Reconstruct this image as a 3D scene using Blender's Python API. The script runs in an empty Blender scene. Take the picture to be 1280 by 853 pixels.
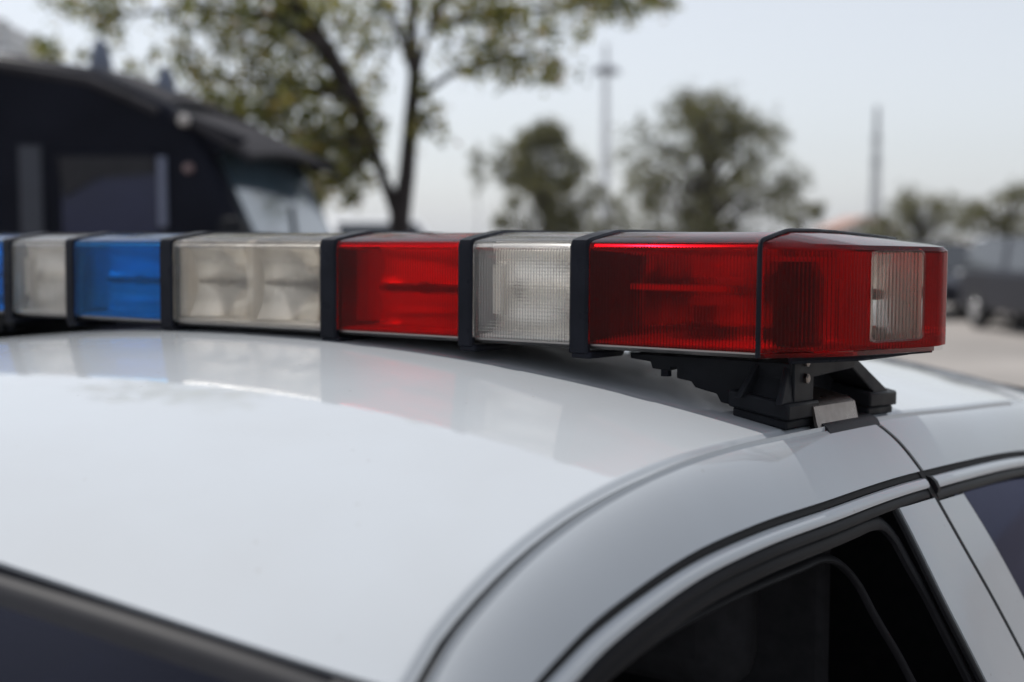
import bpy, math, random
import numpy as np
from mathutils import Vector, Matrix

# ------------------------------------------------------------------ camera, sky, sun
sc = bpy.context.scene
COL = sc.collection
EYE = 1.607
CAM = np.array([1.00595, -0.94589, EYE])
YAWR = np.array([0.820205, 0.572070, 0.0])          # camera right (horizontal)
YAWF = np.array([-0.572070, 0.820205, 0.0])         # camera forward (horizontal)
PITCH = math.radians(4.627)
FWD = YAWF * math.cos(PITCH) - np.array([0, 0, 1.0]) * math.sin(PITCH)
UP = np.cross(YAWR, FWD)
cam_d = bpy.data.cameras.new('camera')
cam = bpy.data.objects.new('camera', cam_d)
COL.objects.link(cam)
sc.camera = cam
M = Matrix.Identity(4)
for i in range(3):
    M[i][0] = YAWR[i]; M[i][1] = UP[i]; M[i][2] = -FWD[i]; M[i][3] = CAM[i]
cam.matrix_world = M
cam_d.sensor_width = 36.0
cam_d.lens = 45.0
cam_d.clip_start = 0.02
cam_d.clip_end = 3000
cam_d.dof.use_dof = True
cam_d.dof.focus_distance = 1.07
cam_d.dof.aperture_fstop = 3.4

SUN = np.array([-0.55, 0.10, 1.0]); SUN /= np.linalg.norm(SUN)
sun_el = math.asin(SUN[2]); sun_az = math.atan2(SUN[0], SUN[1])
world = bpy.data.worlds.new('World'); sc.world = world; world.use_nodes = True
wn = world.node_tree; wn.nodes.clear()
sky = wn.nodes.new('ShaderNodeTexSky'); sky.sky_type = 'NISHITA'; sky.sun_disc = False
sky.sun_elevation = sun_el; sky.sun_rotation = sun_az
sky.air_density = 1.0; sky.dust_density = 1.2; sky.ozone_density = 2.5
hs = wn.nodes.new('ShaderNodeHueSaturation'); hs.inputs['Saturation'].default_value = 0.38
bg = wn.nodes.new('ShaderNodeBackground'); bg.inputs['Strength'].default_value = 0.142
wo = wn.nodes.new('ShaderNodeOutputWorld')
veil = wn.nodes.new('ShaderNodeMix'); veil.data_type = 'RGBA'; veil.inputs[0].default_value = 0.40     # thin even overcast over the whole sky
veil.inputs[7].default_value = (5.5, 5.8, 6.3, 1)
wn.links.new(sky.outputs[0], hs.inputs['Color']); wn.links.new(hs.outputs[0], veil.inputs[6]); wn.links.new(veil.outputs[2], bg.inputs[0])
wn.links.new(bg.outputs[0], wo.inputs[0])

sun_d = bpy.data.lights.new('sun', 'SUN'); sun_d.energy = 3.9; sun_d.angle = math.radians(0.6)
sun_d.color = (1.0, 0.965, 0.92)
sun_o = bpy.data.objects.new('sun', sun_d); COL.objects.link(sun_o)
sun_o.rotation_euler = Vector((-SUN[0], -SUN[1], -SUN[2])).to_track_quat('-Z', 'Y').to_euler()
sun_o.location = (-10, 12, 40)

vs = sc.view_settings
vs.view_transform = 'Standard'; vs.look = 'None'; vs.exposure = 0.0; vs.gamma = 1.0
vs.use_curve_mapping = False
sc.cycles.use_denoising = True
sc.cycles.max_bounces = 14
sc.cycles.transmission_bounces = 14
sc.cycles.transparent_max_bounces = 16
sc.cycles.glossy_bounces = 6
sc.cycles.caustics_reflective = True
sc.cycles.caustics_refractive = True
sc.cycles.blur_glossy = 0.8
sc.cycles.sample_clamp_indirect = 6.0

R = random.Random(7)

# ------------------------------------------------------------------ helpers
def at(px, py, dist):
    """world point on the line of sight of a photo pixel at a given depth in metres"""
    d = FWD + YAWR * (px - 640) / 1600.0 - UP * (py - 426.5) / 1600.0
    return CAM + d * dist

def herm(x, X, Y):
    X = np.asarray(X, float); Y = np.asarray(Y, float); m = np.gradient(Y, X)
    x = np.clip(np.asarray(x, float), X[0], X[-1])
    i = np.clip(np.searchsorted(X, x) - 1, 0, len(X) - 2)
    h = X[i + 1] - X[i]; t = (x - X[i]) / h
    return (2*t**3 - 3*t**2 + 1)*Y[i] + (t**3 - 2*t**2 + t)*h*m[i] + (-2*t**3 + 3*t**2)*Y[i+1] + (t**3 - t**2)*h*m[i+1]

class MB:
    def __init__(s): s.v = []; s.f = []
    def add(s, vs_, fs_):
        n = len(s.v); s.v.extend([tuple(map(float, p)) for p in vs_])
        s.f.extend([tuple(i + n for i in f) for f in fs_]); return s
    def box(s, c, d, rz=0.0, taper=1.0):
        x, y, z = d[0]/2, d[1]/2, d[2]/2; vs_ = []
        ca, sa = math.cos(rz), math.sin(rz)
        for k in (-1, 1):
            t = 1.0 if k < 0 else taper
            for i, j in ((-1, -1), (1, -1), (1, 1), (-1, 1)):
                a, b = i*x*t, j*y*t
                vs_.append((c[0] + a*ca - b*sa, c[1] + a*sa + b*ca, c[2] + k*z))
        return s.add(vs_, [(3,2,1,0), (4,5,6,7), (0,1,5,4), (1,2,6,5), (2,3,7,6), (3,0,4,7)])
    def prism(s, poly, axis, a0, a1):
        """extrude a 2D polygon (counter order free) along an axis"""
        n = len(poly); vs_ = []
        for a in (a0, a1):
            for p, q in poly:
                vs_.append({'x': (a, p, q), 'y': (p, a, q), 'z': (p, q, a)}[axis])
        fs_ = [tuple(range(n)), tuple(range(2*n - 1, n - 1, -1))]
        fs_ += [(i, i + n, (i + 1) % n + n, (i + 1) % n) for i in range(n)]
        return s.add(vs_, fs_)
    def tube(s, pts, rad, n=8, cap=True):
        pts = [np.array(p, float) for p in pts]
        if not hasattr(rad, '__len__'): rad = [rad]*len(pts)
        ref = np.array([0.31, 0.17, 0.93]); vs_ = []
        for i, p in enumerate(pts):
            t = pts[min(i+1, len(pts)-1)] - pts[max(i-1, 0)]; t = t/(np.linalg.norm(t) + 1e-12)
            a = np.cross(t, ref); a /= np.linalg.norm(a) + 1e-12; b = np.cross(t, a)
            for k in range(n):
                w = 2*math.pi*k/n; vs_.append(p + rad[i]*(a*math.cos(w) + b*math.sin(w)))
        fs_ = []
        for i in range(len(pts)-1):
            for k in range(n):
                fs_.append((i*n + k, i*n + (k+1) % n, (i+1)*n + (k+1) % n, (i+1)*n + k))
        if cap: fs_ += [tuple(range(n))[::-1], tuple(range((len(pts)-1)*n, len(pts)*n))]
        return s.add(vs_, fs_)
    def lathe(s, prof, c=(0, 0, 0), axis=(0, 0, 1), n=20):
        ax = np.array(axis, float); ax /= np.linalg.norm(ax)
        ref = np.array([0.31, 0.17, 0.93]) if abs(ax[2]) < .9 else np.array([1.0, 0, 0])
        a = np.cross(ax, ref); a /= np.linalg.norm(a); b = np.cross(ax, a); c = np.array(c, float)
        vs_ = [c + ax*h + r*(a*math.cos(2*math.pi*k/n) + b*math.sin(2*math.pi*k/n)) for r, h in prof for k in range(n)]
        fs_ = [(i*n + k, i*n + (k+1) % n, (i+1)*n + (k+1) % n, (i+1)*n + k) for i in range(len(prof)-1) for k in range(n)]
        fs_ += [tuple(range(n))[::-1], tuple(range((len(prof)-1)*n, len(prof)*n))]
        return s.add(vs_, fs_)
    def loopgrid(s, rows, closed=True, caps=True, skip=None):
        """rows: list of equal-length loops of points; a tube of loops, optionally capped"""
        n = len(rows[0]); vs_ = [p for r in rows for p in r]; fs_ = []
        for i in range(len(rows)-1):
            for k in range(n if closed else n-1):
                if skip and skip(i, k): continue
                fs_.append((i*n + k, (i+1)*n + k, (i+1)*n + (k+1) % n, i*n + (k+1) % n))
        if caps: fs_ += [tuple(range(n)), tuple(range((len(rows)-1)*n, len(rows)*n))[::-1]]
        return s.add(vs_, fs_)
    def sheet(s, g, thick, out):
        """grid of points (nu x nv x 3) made into a solid panel of a thickness; out = rough outward direction"""
        g = np.asarray(g, float); nu, nv = g.shape[:2]
        du = np.gradient(g, axis=0); dv = np.gradient(g, axis=1)
        nr = np.cross(du, dv); nr /= np.linalg.norm(nr, axis=2, keepdims=True) + 1e-12
        sg = np.sign(nr @ np.asarray(out, float)); sg[sg == 0] = 1
        nr = nr*sg[..., None]; inner = g - nr*thick
        idx = lambda i, j: i*nv + j
        N = nu*nv; fs_ = []
        flip = np.sum(sg) > 0
        for i in range(nu-1):
            for j in range(nv-1):
                q = (idx(i, j), idx(i+1, j), idx(i+1, j+1), idx(i, j+1))
                fs_.append(q if flip else q[::-1]); q2 = tuple(k + N for k in q)
                fs_.append(q2[::-1] if flip else q2)
        rim = [(i, 0) for i in range(nu)] + [(nu-1, j) for j in range(1, nv)] + [(i, nv-1) for i in range(nu-2, -1, -1)] + [(0, j) for j in range(nv-2, 0, -1)]
        for a in range(len(rim)):
            p, q = idx(*rim[a]), idx(*rim[(a+1) % len(rim)])
            fs_.append((p, q, q + N, p + N)[::-1] if flip else (p, q, q + N, p + N))
        return s.add(list(g.reshape(-1, 3)) + list(inner.reshape(-1, 3)), fs_)
    def mesh(s, name, m, smooth=None, mirror=False):
        me = bpy.data.meshes.new(name)
        v = [(-p[0], p[1], p[2]) for p in s.v] if mirror else s.v
        f = [q[::-1] for q in s.f] if mirror else s.f
        me.from_pydata(v, [], f); me.update()
        if m: me.materials.append(m)
        if smooth:
            me.polygons.foreach_set('use_smooth', [True]*len(me.polygons))
            me.set_sharp_from_angle(angle=math.radians(smooth))
        return me
    def build(s, name, m, parent=None, smooth=None, bevel=0.0, seg=2, mirror=False, label=None):
        o = bpy.data.objects.new(name, s.mesh(name, m, smooth, mirror)); COL.objects.link(o)
        if parent: o.parent = parent
        if bevel:
            b = o.modifiers.new('bevel', 'BEVEL'); b.width = bevel; b.segments = seg; b.limit_method = 'ANGLE'; b.angle_limit = math.radians(30)
            if smooth:
                b.harden_normals = False
        if label: o['label'] = label
        return o

def tag(o, label, cat, group=None):
    o['label'] = label; o['category'] = cat
    if group: o['group'] = group
    return o

def thing(name, label, cat, loc=(0, 0, 0), rz=0.0, group=None):
    o = bpy.data.objects.new(name, None); COL.objects.link(o)
    o.location = tuple(map(float, loc)); o.rotation_euler = (0, 0, rz); o.empty_display_size = .2
    return tag(o, label, cat, group)

# ------------------------------------------------------------------ materials
MATS = {}
def mat(name, col, rough=.5, metal=0.0, spec=.5, coat=0.0, coat_rough=.03, noise=None, bump=None, wear=None):
    m = bpy.data.materials.new(name); m.use_nodes = True; nt = m.node_tree
    p = nt.nodes['Principled BSDF']
    p.inputs['Base Color'].default_value = (*col, 1); p.inputs['Roughness'].default_value = rough
    p.inputs['Metallic'].default_value = metal; p.inputs['Specular IOR Level'].default_value = spec
    p.inputs['Coat Weight'].default_value = coat; p.inputs['Coat Roughness'].default_value = coat_rough
    tc = nt.nodes.new('ShaderNodeTexCoord')
    if noise:
        sc_, amt = noise
        n = nt.nodes.new('ShaderNodeTexNoise'); n.inputs['Scale'].default_value = sc_; n.inputs['Detail'].default_value = 6
        r = nt.nodes.new('ShaderNodeMapRange'); r.inputs['To Min'].default_value = 1 - amt; r.inputs['To Max'].default_value = 1 + amt
        r.inputs['From Min'].default_value = .3; r.inputs['From Max'].default_value = .7
        mx = nt.nodes.new('ShaderNodeMix'); mx.data_type = 'RGBA'; mx.blend_type = 'MULTIPLY'; mx.inputs[0].default_value = 1
        mx.inputs[6].default_value = (*col, 1)
        nt.links.new(tc.outputs['Object'], n.inputs['Vector']); nt.links.new(n.outputs[0], r.inputs[0])
        nt.links.new(r.outputs[0], mx.inputs[7]); nt.links.new(mx.outputs[2], p.inputs['Base Color'])
    if bump:
        sc_, st = bump
        n2 = nt.nodes.new('ShaderNodeTexNoise'); n2.inputs['Scale'].default_value = sc_; n2.inputs['Detail'].default_value = 4
        b = nt.nodes.new('ShaderNodeBump'); b.inputs['Strength'].default_value = st; b.inputs['Distance'].default_value = .002
        nt.links.new(tc.outputs['Object'], n2.inputs['Vector']); nt.links.new(n2.outputs[0], b.inputs['Height'])
        nt.links.new(b.outputs[0], p.inputs['Normal'])
    if wear:
        sc_, lo, hi = wear
        n3 = nt.nodes.new('ShaderNodeTexNoise'); n3.inputs['Scale'].default_value = sc_; n3.inputs['Detail'].default_value = 5
        r3 = nt.nodes.new('ShaderNodeMapRange'); r3.inputs['From Min'].default_value = .3; r3.inputs['From Max'].default_value = .7
        r3.inputs['To Min'].default_value = lo; r3.inputs['To Max'].default_value = hi
        nt.links.new(tc.outputs['Object'], n3.inputs['Vector']); nt.links.new(n3.outputs[0], r3.inputs[0]); nt.links.new(r3.outputs[0], p.inputs['Roughness'])
    MATS[name] = m
    return m

def lens_mat(name, col, rough=.04, diff=.1, dcol=None, ior=1.42, clear=.3, refl=1.26):
    """coloured plastic: refracting body, partly straight-through, a little cloudy scatter, Fresnel gloss on top"""
    m = bpy.data.materials.new(name); m.use_nodes = True; nt = m.node_tree; N = nt.nodes.new; K = nt.links.new
    nt.nodes.remove(nt.nodes['Principled BSDF']); out = nt.nodes['Material Output']
    half = [c**.5 for c in col]
    rf = N('ShaderNodeBsdfRefraction'); rf.inputs['Color'].default_value = (*half, 1); rf.inputs['Roughness'].default_value = rough; rf.inputs['IOR'].default_value = ior
    tr = N('ShaderNodeBsdfTransparent'); tr.inputs[0].default_value = (*half, 1)
    t = N('ShaderNodeBsdfTranslucent'); d = N('ShaderNodeBsdfDiffuse'); dc = dcol or col
    t.inputs[0].default_value = (*dc, 1); d.inputs[0].default_value = (*dc, 1)
    gl = N('ShaderNodeBsdfGlossy'); gl.inputs['Roughness'].default_value = .12
    fr = N('ShaderNodeFresnel'); fr.inputs[0].default_value = refl
    m1 = N('ShaderNodeMixShader'); m1.inputs[0].default_value = .35; K(t.outputs[0], m1.inputs[1]); K(d.outputs[0], m1.inputs[2])
    m3 = N('ShaderNodeMixShader'); m3.inputs[0].default_value = clear; K(rf.outputs[0], m3.inputs[1]); K(tr.outputs[0], m3.inputs[2])
    tc = N('ShaderNodeTexCoord'); n = N('ShaderNodeTexNoise'); n.inputs['Scale'].default_value = 22; n.inputs['Detail'].default_value = 5
    r = N('ShaderNodeMapRange'); r.inputs['From Min'].default_value = .3; r.inputs['From Max'].default_value = .7
    r.inputs['To Min'].default_value = diff*.6; r.inputs['To Max'].default_value = diff*1.4
    K(tc.outputs['Object'], n.inputs['Vector']); K(n.outputs[0], r.inputs[0])
    m2 = N('ShaderNodeMixShader'); K(r.outputs[0], m2.inputs[0]); K(m3.outputs[0], m2.inputs[1]); K(m1.outputs[0], m2.inputs[2])
    m4 = N('ShaderNodeMixShader'); K(fr.outputs[0], m4.inputs[0]); K(m2.outputs[0], m4.inputs[1]); K(gl.outputs[0], m4.inputs[2])
    K(m4.outputs[0], out.inputs[0])
    return m

def glass_mat(name, tint, spec_col=(1, 1, 1)):
    """tinted window glass: see-through by its tint, mirror by Fresnel"""
    m = bpy.data.materials.new(name); m.use_nodes = True; nt = m.node_tree
    nt.nodes.remove(nt.nodes['Principled BSDF']); out = nt.nodes['Material Output']
    t = nt.nodes.new('ShaderNodeBsdfTransparent'); t.inputs[0].default_value = (*tint, 1)
    g = nt.nodes.new('ShaderNodeBsdfGlossy'); g.inputs['Roughness'].default_value = .02; g.inputs[0].default_value = (*spec_col, 1)
    f = nt.nodes.new('ShaderNodeFresnel'); f.inputs[0].default_value = 1.38
    mx = nt.nodes.new('ShaderNodeMixShader')
    nt.links.new(f.outputs[0], mx.inputs[0]); nt.links.new(t.outputs[0], mx.inputs[1]); nt.links.new(g.outputs[0], mx.inputs[2]); nt.links.new(mx.outputs[0], out.inputs[0])
    return m

def leaf_mat(name, stops, trans=.45):
    m = bpy.data.materials.new(name); m.use_nodes = True; nt = m.node_tree
    nt.nodes.remove(nt.nodes['Principled BSDF']); out = nt.nodes['Material Output']
    ge = nt.nodes.new('ShaderNodeNewGeometry'); cr = nt.nodes.new('ShaderNodeValToRGB'); el = cr.color_ramp.elements
    el[0].position = stops[0][0]; el[0].color = (*stops[0][1], 1); el[1].position = stops[-1][0]; el[1].color = (*stops[-1][1], 1)
    for ps, c in stops[1:-1]:
        e = el.new(ps); e.color = (*c, 1)
    d = nt.nodes.new('ShaderNodeBsdfDiffuse'); t = nt.nodes.new('ShaderNodeBsdfTranslucent'); mx = nt.nodes.new('ShaderNodeMixShader'); mx.inputs[0].default_value = trans
    gl = nt.nodes.new('ShaderNodeBsdfGlossy'); gl.inputs['Roughness'].default_value = .35; m2 = nt.nodes.new('ShaderNodeMixShader'); m2.inputs[0].default_value = .05
    nt.links.new(ge.outputs['Random Per Island'], cr.inputs[0]); nt.links.new(cr.outputs[0], d.inputs[0]); nt.links.new(cr.outputs[0], t.inputs[0])
    nt.links.new(d.outputs[0], mx.inputs[1]); nt.links.new(t.outputs[0], mx.inputs[2]); nt.links.new(mx.outputs[0], m2.inputs[1]); nt.links.new(gl.outputs[0], m2.inputs[2]); nt.links.new(m2.outputs[0], out.inputs[0])
    return m

def car_paint(name, col):
    """clear-coated white with fine dust, dried water spots and faint swirls in the gloss"""
    m = mat(name, col, .5, spec=0.0, coat=1.0, coat_rough=.02); nt = m.node_tree; p = nt.nodes['Principled BSDF']; N = nt.nodes.new; K = nt.links.new
    tc = N('ShaderNodeTexCoord'); vo = N('ShaderNodeTexVoronoi'); vo.inputs['Scale'].default_value = 55; vo.inputs['Randomness'].default_value = 1
    rn = N('ShaderNodeTexNoise'); rn.inputs['Scale'].default_value = 7; rn.inputs['Detail'].default_value = 7
    K(tc.outputs['Object'], vo.inputs['Vector']); K(tc.outputs['Object'], rn.inputs['Vector'])
    sp = N('ShaderNodeMapRange'); sp.inputs['From Min'].default_value = .02; sp.inputs['From Max'].default_value = .09; sp.inputs['To Min'].default_value = 1; sp.inputs['To Max'].default_value = 0; K(vo.outputs['Distance'], sp.inputs[0])
    gt = N('ShaderNodeMath'); gt.operation = 'GREATER_THAN'; gt.inputs[1].default_value = .78
    sx_ = N('ShaderNodeSeparateColor'); K(vo.outputs['Color'], sx_.inputs[0]); K(sx_.outputs[0], gt.inputs[0])
    spk = N('ShaderNodeMath'); spk.operation = 'MULTIPLY'; K(sp.outputs[0], spk.inputs[0]); K(gt.outputs[0], spk.inputs[1])
    spk2 = N('ShaderNodeMath'); spk2.operation = 'MULTIPLY'; spk2.inputs[1].default_value = .75; K(spk.outputs[0], spk2.inputs[0])
    du = N('ShaderNodeMapRange'); du.inputs['From Min'].default_value = .35; du.inputs['From Max'].default_value = .75; du.inputs['To Min'].default_value = 0; du.inputs['To Max'].default_value = .16; K(rn.outputs[0], du.inputs[0])
    ad = N('ShaderNodeMath'); ad.operation = 'ADD'; ad.use_clamp = True; K(spk2.outputs[0], ad.inputs[0]); K(du.outputs[0], ad.inputs[1])
    mx = N('ShaderNodeMix'); mx.data_type = 'RGBA'; mx.inputs[6].default_value = (*col, 1); mx.inputs[7].default_value = (.30, .29, .275, 1); K(ad.outputs[0], mx.inputs[0]); K(mx.outputs[2], p.inputs['Base Color'])
    cr_ = N('ShaderNodeMapRange'); cr_.inputs['From Min'].default_value = .3; cr_.inputs['From Max'].default_value = .7; cr_.inputs['To Min'].default_value = .008; cr_.inputs['To Max'].default_value = .045; K(rn.outputs[0], cr_.inputs[0]); K(cr_.outputs[0], p.inputs['Coat Roughness'])
    b2 = N('ShaderNodeBump'); b2.inputs['Strength'].default_value = .05; b2.inputs['Distance'].default_value = .001
    n4 = N('ShaderNodeTexNoise'); n4.inputs['Scale'].default_value = 260; n4.inputs['Detail'].default_value = 2; K(tc.outputs['Object'], n4.inputs['Vector']); K(n4.outputs[0], b2.inputs['Height']); K(b2.outputs[0], p.inputs['Coat Normal'])
    return m
PAINT = car_paint('white_car_paint', (.430, .457, .486))
RUBBER = mat('black_rubber', (.012, .012, .014), .42, spec=.06, noise=(12, .15))
GAP = mat('dark_recess', (.006, .006, .007), .8, noise=(30, .2))
TRIMM = mat('windshield_molding', (.020, .020, .024), .55, spec=.2, noise=(30, .15))
PLASTIC = mat('black_plastic', (.014, .015, .018), .40, spec=.06, noise=(35, .25), bump=(900, .12), wear=(25, .30, .55))
BANDM = mat('black_band_plastic', (.012, .013, .018), .30, spec=.06, noise=(30, .2), wear=(40, .22, .45))
STEEL = mat('brushed_steel', (.24, .21, .195), .32, metal=1.0, noise=(60, .1), wear=(90, .25, .42))
ALU = mat('aluminium_tray', (.34, .32, .31), .42, metal=.9, noise=(40, .1), wear=(40, .3, .55))
MIRROR = mat('reflector_chrome', (.86, .85, .83), .10, metal=1.0, noise=(25, .04), wear=(35, .06, .18))
INNERW = mat('inner_tray_grey', (.66, .65, .63), .6, noise=(20, .1))
BULB = mat('bulb_dark_metal', (.10, .09, .085), .4, metal=.5, noise=(50, .2))
SOFTREF = mat('satin_reflector', (.93, .90, .86), .32, metal=1.0, noise=(25, .05))
SATREF = mat('aged_reflector', (.95, .91, .85), .13, metal=1.0, noise=(25, .05))
WHITEIN = mat('inner_white_bounce', (.78, .77, .75), .6, noise=(20, .08))
CREAM = mat('inner_cream_plastic', (.72, .66, .58), .5, noise=(20, .1))
LENS_R = lens_mat('red_lens', (.60, .0014, .005), .04, .045, (.55, .002, .022), clear=.32)
LENS_R2 = lens_mat('bright_red_lens', (.82, .0015, .008), .04, .05, (.60, .002, .026), clear=.34)
LENS_B = lens_mat('blue_lens', (.05, .42, .88), .04, .12, (.015, .28, .74), clear=.35)
LENS_C = lens_mat('clear_lens', (.985, .97, .945), .03, .11, (.97, .945, .90))
LENS_CC = lens_mat('aged_clear_lens', (.985, .95, .895), .03, .08, (.96, .91, .83))
LENS_W = lens_mat('clear_window_lens', (.95, .93, .89), .03, .05, (.72, .67, .60))
GLASS = glass_mat('tinted_car_glass', (.03, .03, .05), (.34, .36, .54))  # mirror colour darkened in place of dark surroundings in the reflection
WSGLASS = glass_mat('windshield_glass', (.03, .035, .06), (.55, .60, .85))  # mirror colour stands in for darker, bluer surroundings in the reflection
CABIN = mat('cabin_cloth', (.018, .018, .022), .9, noise=(60, .3))
TYRE = mat('tyre_rubber', (.018, .018, .018), .8, noise=(50, .2))
CHROME = mat('wheel_steel', (.45, .45, .46), .35, metal=.9, noise=(30, .1))

# ------------------------------------------------------------------ ground
gm = bpy.data.materials.new('pale_asphalt'); gm.use_nodes = True; nt = gm.node_tree; p = nt.nodes['Principled BSDF']
tc = nt.nodes.new('ShaderNodeTexCoord'); n1 = nt.nodes.new('ShaderNodeTexNoise'); n1.inputs['Scale'].default_value = .25; n1.inputs['Detail'].default_value = 8
n2 = nt.nodes.new('ShaderNodeTexNoise'); n2.inputs['Scale'].default_value = 90; n2.inputs['Detail'].default_value = 3
cr = nt.nodes.new('ShaderNodeValToRGB'); cr.color_ramp.elements[0].position = .35; cr.color_ramp.elements[0].color = (.20, .185, .172, 1)
cr.color_ramp.elements[1].position = .68; cr.color_ramp.elements[1].color = (.31, .285, .265, 1)
mx = nt.nodes.new('ShaderNodeMix'); mx.data_type = 'RGBA'; mx.blend_type = 'OVERLAY'; mx.inputs[0].default_value = .35
nt.links.new(tc.outputs['Object'], n1.inputs['Vector']); nt.links.new(tc.outputs['Object'], n2.inputs['Vector'])
nt.links.new(n1.outputs[0], cr.inputs[0]); nt.links.new(cr.outputs[0], mx.inputs[6]); nt.links.new(n2.outputs[0], mx.inputs[7]); nt.links.new(mx.outputs[2], p.inputs['Base Color'])
p.inputs['Roughness'].default_value = .9
g = MB().add([(-1500, -1500, 0), (1500, -1500, 0), (1500, 1500, 0), (-1500, 1500, 0)], [(0, 1, 2, 3)]).build('ground', gm)
g['kind'] = 'structure'

# ------------------------------------------------------------------ the white car
GY = [-1.2, -.85, -.62, -.4627, -.4369, -.4017, -.3624, -.3108, -.2547, -.1821, -.0997, -.0161, .0837, .234, .4593, .8669, 1.3, 1.8]
GX = [.72, .665, .63, .608, .603, .600, .599, .598, .598, .599, .601, .602, .602, .602, .600, .589, .572, .60]
GZ = [1.0, 1.185, 1.303, 1.3854, 1.3994, 1.4139, 1.4276, 1.4397, 1.448, 1.4538, 1.455, 1.452, 1.4475, 1.4391, 1.421, 1.3851, 1.322, 1.08]
xg = lambda y: herm(y, GY, GX)
zg = lambda y: herm(y, GY, GZ)
ZCY = [-.8, -.62, -.5, -.4, -.2, 0, .3, .6, .9, 1.3]
ZCZ = [1.385, 1.437, 1.462, 1.478, 1.497, 1.505, 1.505, 1.492, 1.462, 1.40]
zc = lambda y: herm(y, ZCY, ZCZ)
def roof_z(x, y):
    u = np.clip(np.abs(x)/xg(y), 0, 1)
    return zg(y) + (zc(y) - zg(y))*(1 - u**2.3)
def side_x(y, z):
    d = np.clip(zg(y) - z, 0, 9)
    return xg(y) + .0048 + .8*np.sqrt(.02*d) + .3*d
def body_x(y, z):
    b = herm(z, [.2, .35, .6, .78, .92, .985], [.86, .93, .965, .97, .945, .87])
    t = herm(y, [-2.62, -2.5, -2.2, -1.6, 0, 1.6, 2.2, 2.5, 2.62], [.80, .89, .955, .99, 1.0, .995, .96, .90, .82])
    return b*t

car = thing('police_car', 'white police saloon car with red and blue light bar on its roof', 'car', (0, 0, 0))

# roof panel between windscreen header and rear screen, with the drip channel roll at both edges
NU, NV = 121, 90
us = np.sort(np.concatenate([np.linspace(-.978, .978, NU - 16), np.linspace(.988, .9995, 8), -np.linspace(.988, .9995, 8)]))
rg = np.zeros((len(us), NV, 3))
for i, u in enumerate(us):
    for j, v in enumerate(np.linspace(0, 1, NV)):
        y = -.5; x = u*.6
        for _ in range(6):
            yh = -.5637 + .2566*x*x; yr = 1.22 - .16*x*x
            y = yh + (yr - yh)*v; x = u*float(xg(y))
        z = float(roof_z(x, y)); au = abs(u)
        e = min(1.0, max(0.0, (au - .989)/.0105)); e = e*e*(3 - 2*e)     # step down to the flange of the drip channel
        rg[i, j] = (x, y, z - .0040*e)
MB().sheet(rg, .003, (0, 0, 1)).build('roof', PAINT, car, smooth=50)

# dark channel under the roof edge
for sgn in (0, 1):
    ys = np.linspace(-.47, 1.25, 70)
    rows = [[(float(xg(y)) - .012, y, float(zg(y)) - .022), (float(xg(y)) + .012, y, float(zg(y)) - .022),
             (float(xg(y)) + .010, y, float(zg(y)) - .0075), (float(xg(y)) - .008, y, float(zg(y)) - .0075)] for y in ys]
    MB().loopgrid(rows).build('drip_channel', RUBBER, car, smooth=40, mirror=bool(sgn))

def curve(pts, n):
    pts = np.asarray(pts, float); d = np.r_[0, np.cumsum(np.hypot(*np.diff(pts, axis=0).T))]
    s_ = np.linspace(0, d[-1], n)
    if len(pts) > 2:
        return np.c_[herm(s_, d, pts[:, 0]), herm(s_, d, pts[:, 1])]
    return np.c_[np.interp(s_, d, pts[:, 0]), np.interp(s_, d, pts[:, 1])]

def patch(top, bot, nu, nv, xf, off=0.0, thick=.004, easing=1.0):
    A = curve(top, nu); B = curve(bot, nu); g_ = np.zeros((nu, nv, 3))
    for j, v in enumerate(np.linspace(0, 1, nv)**easing):
        c = A + (B - A)*v
        g_[:, j, 0] = xf(c[:, 0], c[:, 1]) + off; g_[:, j, 1] = c[:, 0]; g_[:, j, 2] = c[:, 1]
    return MB().sheet(g_, thick, (1, 0, .4))

def ribbon(path, w, h, xf, off=0.0, n=60, rnd=True):
    """a strip of section w (along the side surface, downwards) x h (proud), following a (y,z) path on the car's side"""
    c = curve(path, n); rows = []
    for k in range(n):
        t = c[min(k+1, n-1)] - c[max(k-1, 0)]; t /= np.hypot(*t); nr = np.array([-t[1], t[0]])
        if nr[1] < 0: nr = -nr
        loop = []
        prof = [(-.5, 0), (-.42, .7), (-.2, 1), (.2, 1), (.42, .7), (.5, 0)] if rnd else [(-.5, 0), (-.5, 1), (.5, 1), (.5, 0)]
        for a, b in prof:
            q = c[k] + nr*w*a; loop.append((float(xf(q[0], q[1])) + off + h*b, q[0], q[1]))
        rows.append(loop)
    return MB().loopgrid(rows)

gutter = [(y, float(zg(y)) - .009) for y in np.linspace(-.62, .19, 26)]
DL = [(-1.10, 1.012), (-.86, 1.142), (-.62, 1.268), (-.50, 1.3285), (-.3936, 1.372), (-.3442, 1.3865), (-.2992, 1.3942), (-.2239, 1.4026), (-.1387, 1.4048), (.0049, 1.3998), (.2031, 1.3899), (.2505, 1.3864), (.359, 1.3779), (.6379, 1.351), (.95, 1.305)]
def dl(y): return float(herm(y, [a for a, b in DL], [b for a, b in DL]))
def path(y0, y1, dz, n=24): return [(y, dl(y) + dz) for y in np.linspace(y0, y1, n)]

def seam_y(z):   # rear edge of the front door on the roof rail, then down the pillar
    return float(herm(z, [.9, 1.2115, 1.2713, 1.3259, 1.379, 1.39, 1.3977, 1.4194, 1.4386, 1.45], [.40, .3044, .2797, .2555, .2386, .2360, .2315, .217, .1955, .18]))
def wr_y(z): return float(herm(z, [.9, 1.2225, 1.2987, 1.36, 1.381], [.26, .1783, .1545, .143, .139]))
def rw_y(z): return float(herm(z, [.9, 1.2485, 1.3096, 1.3696], [.50, .3813, .3552, .3231]))

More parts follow.
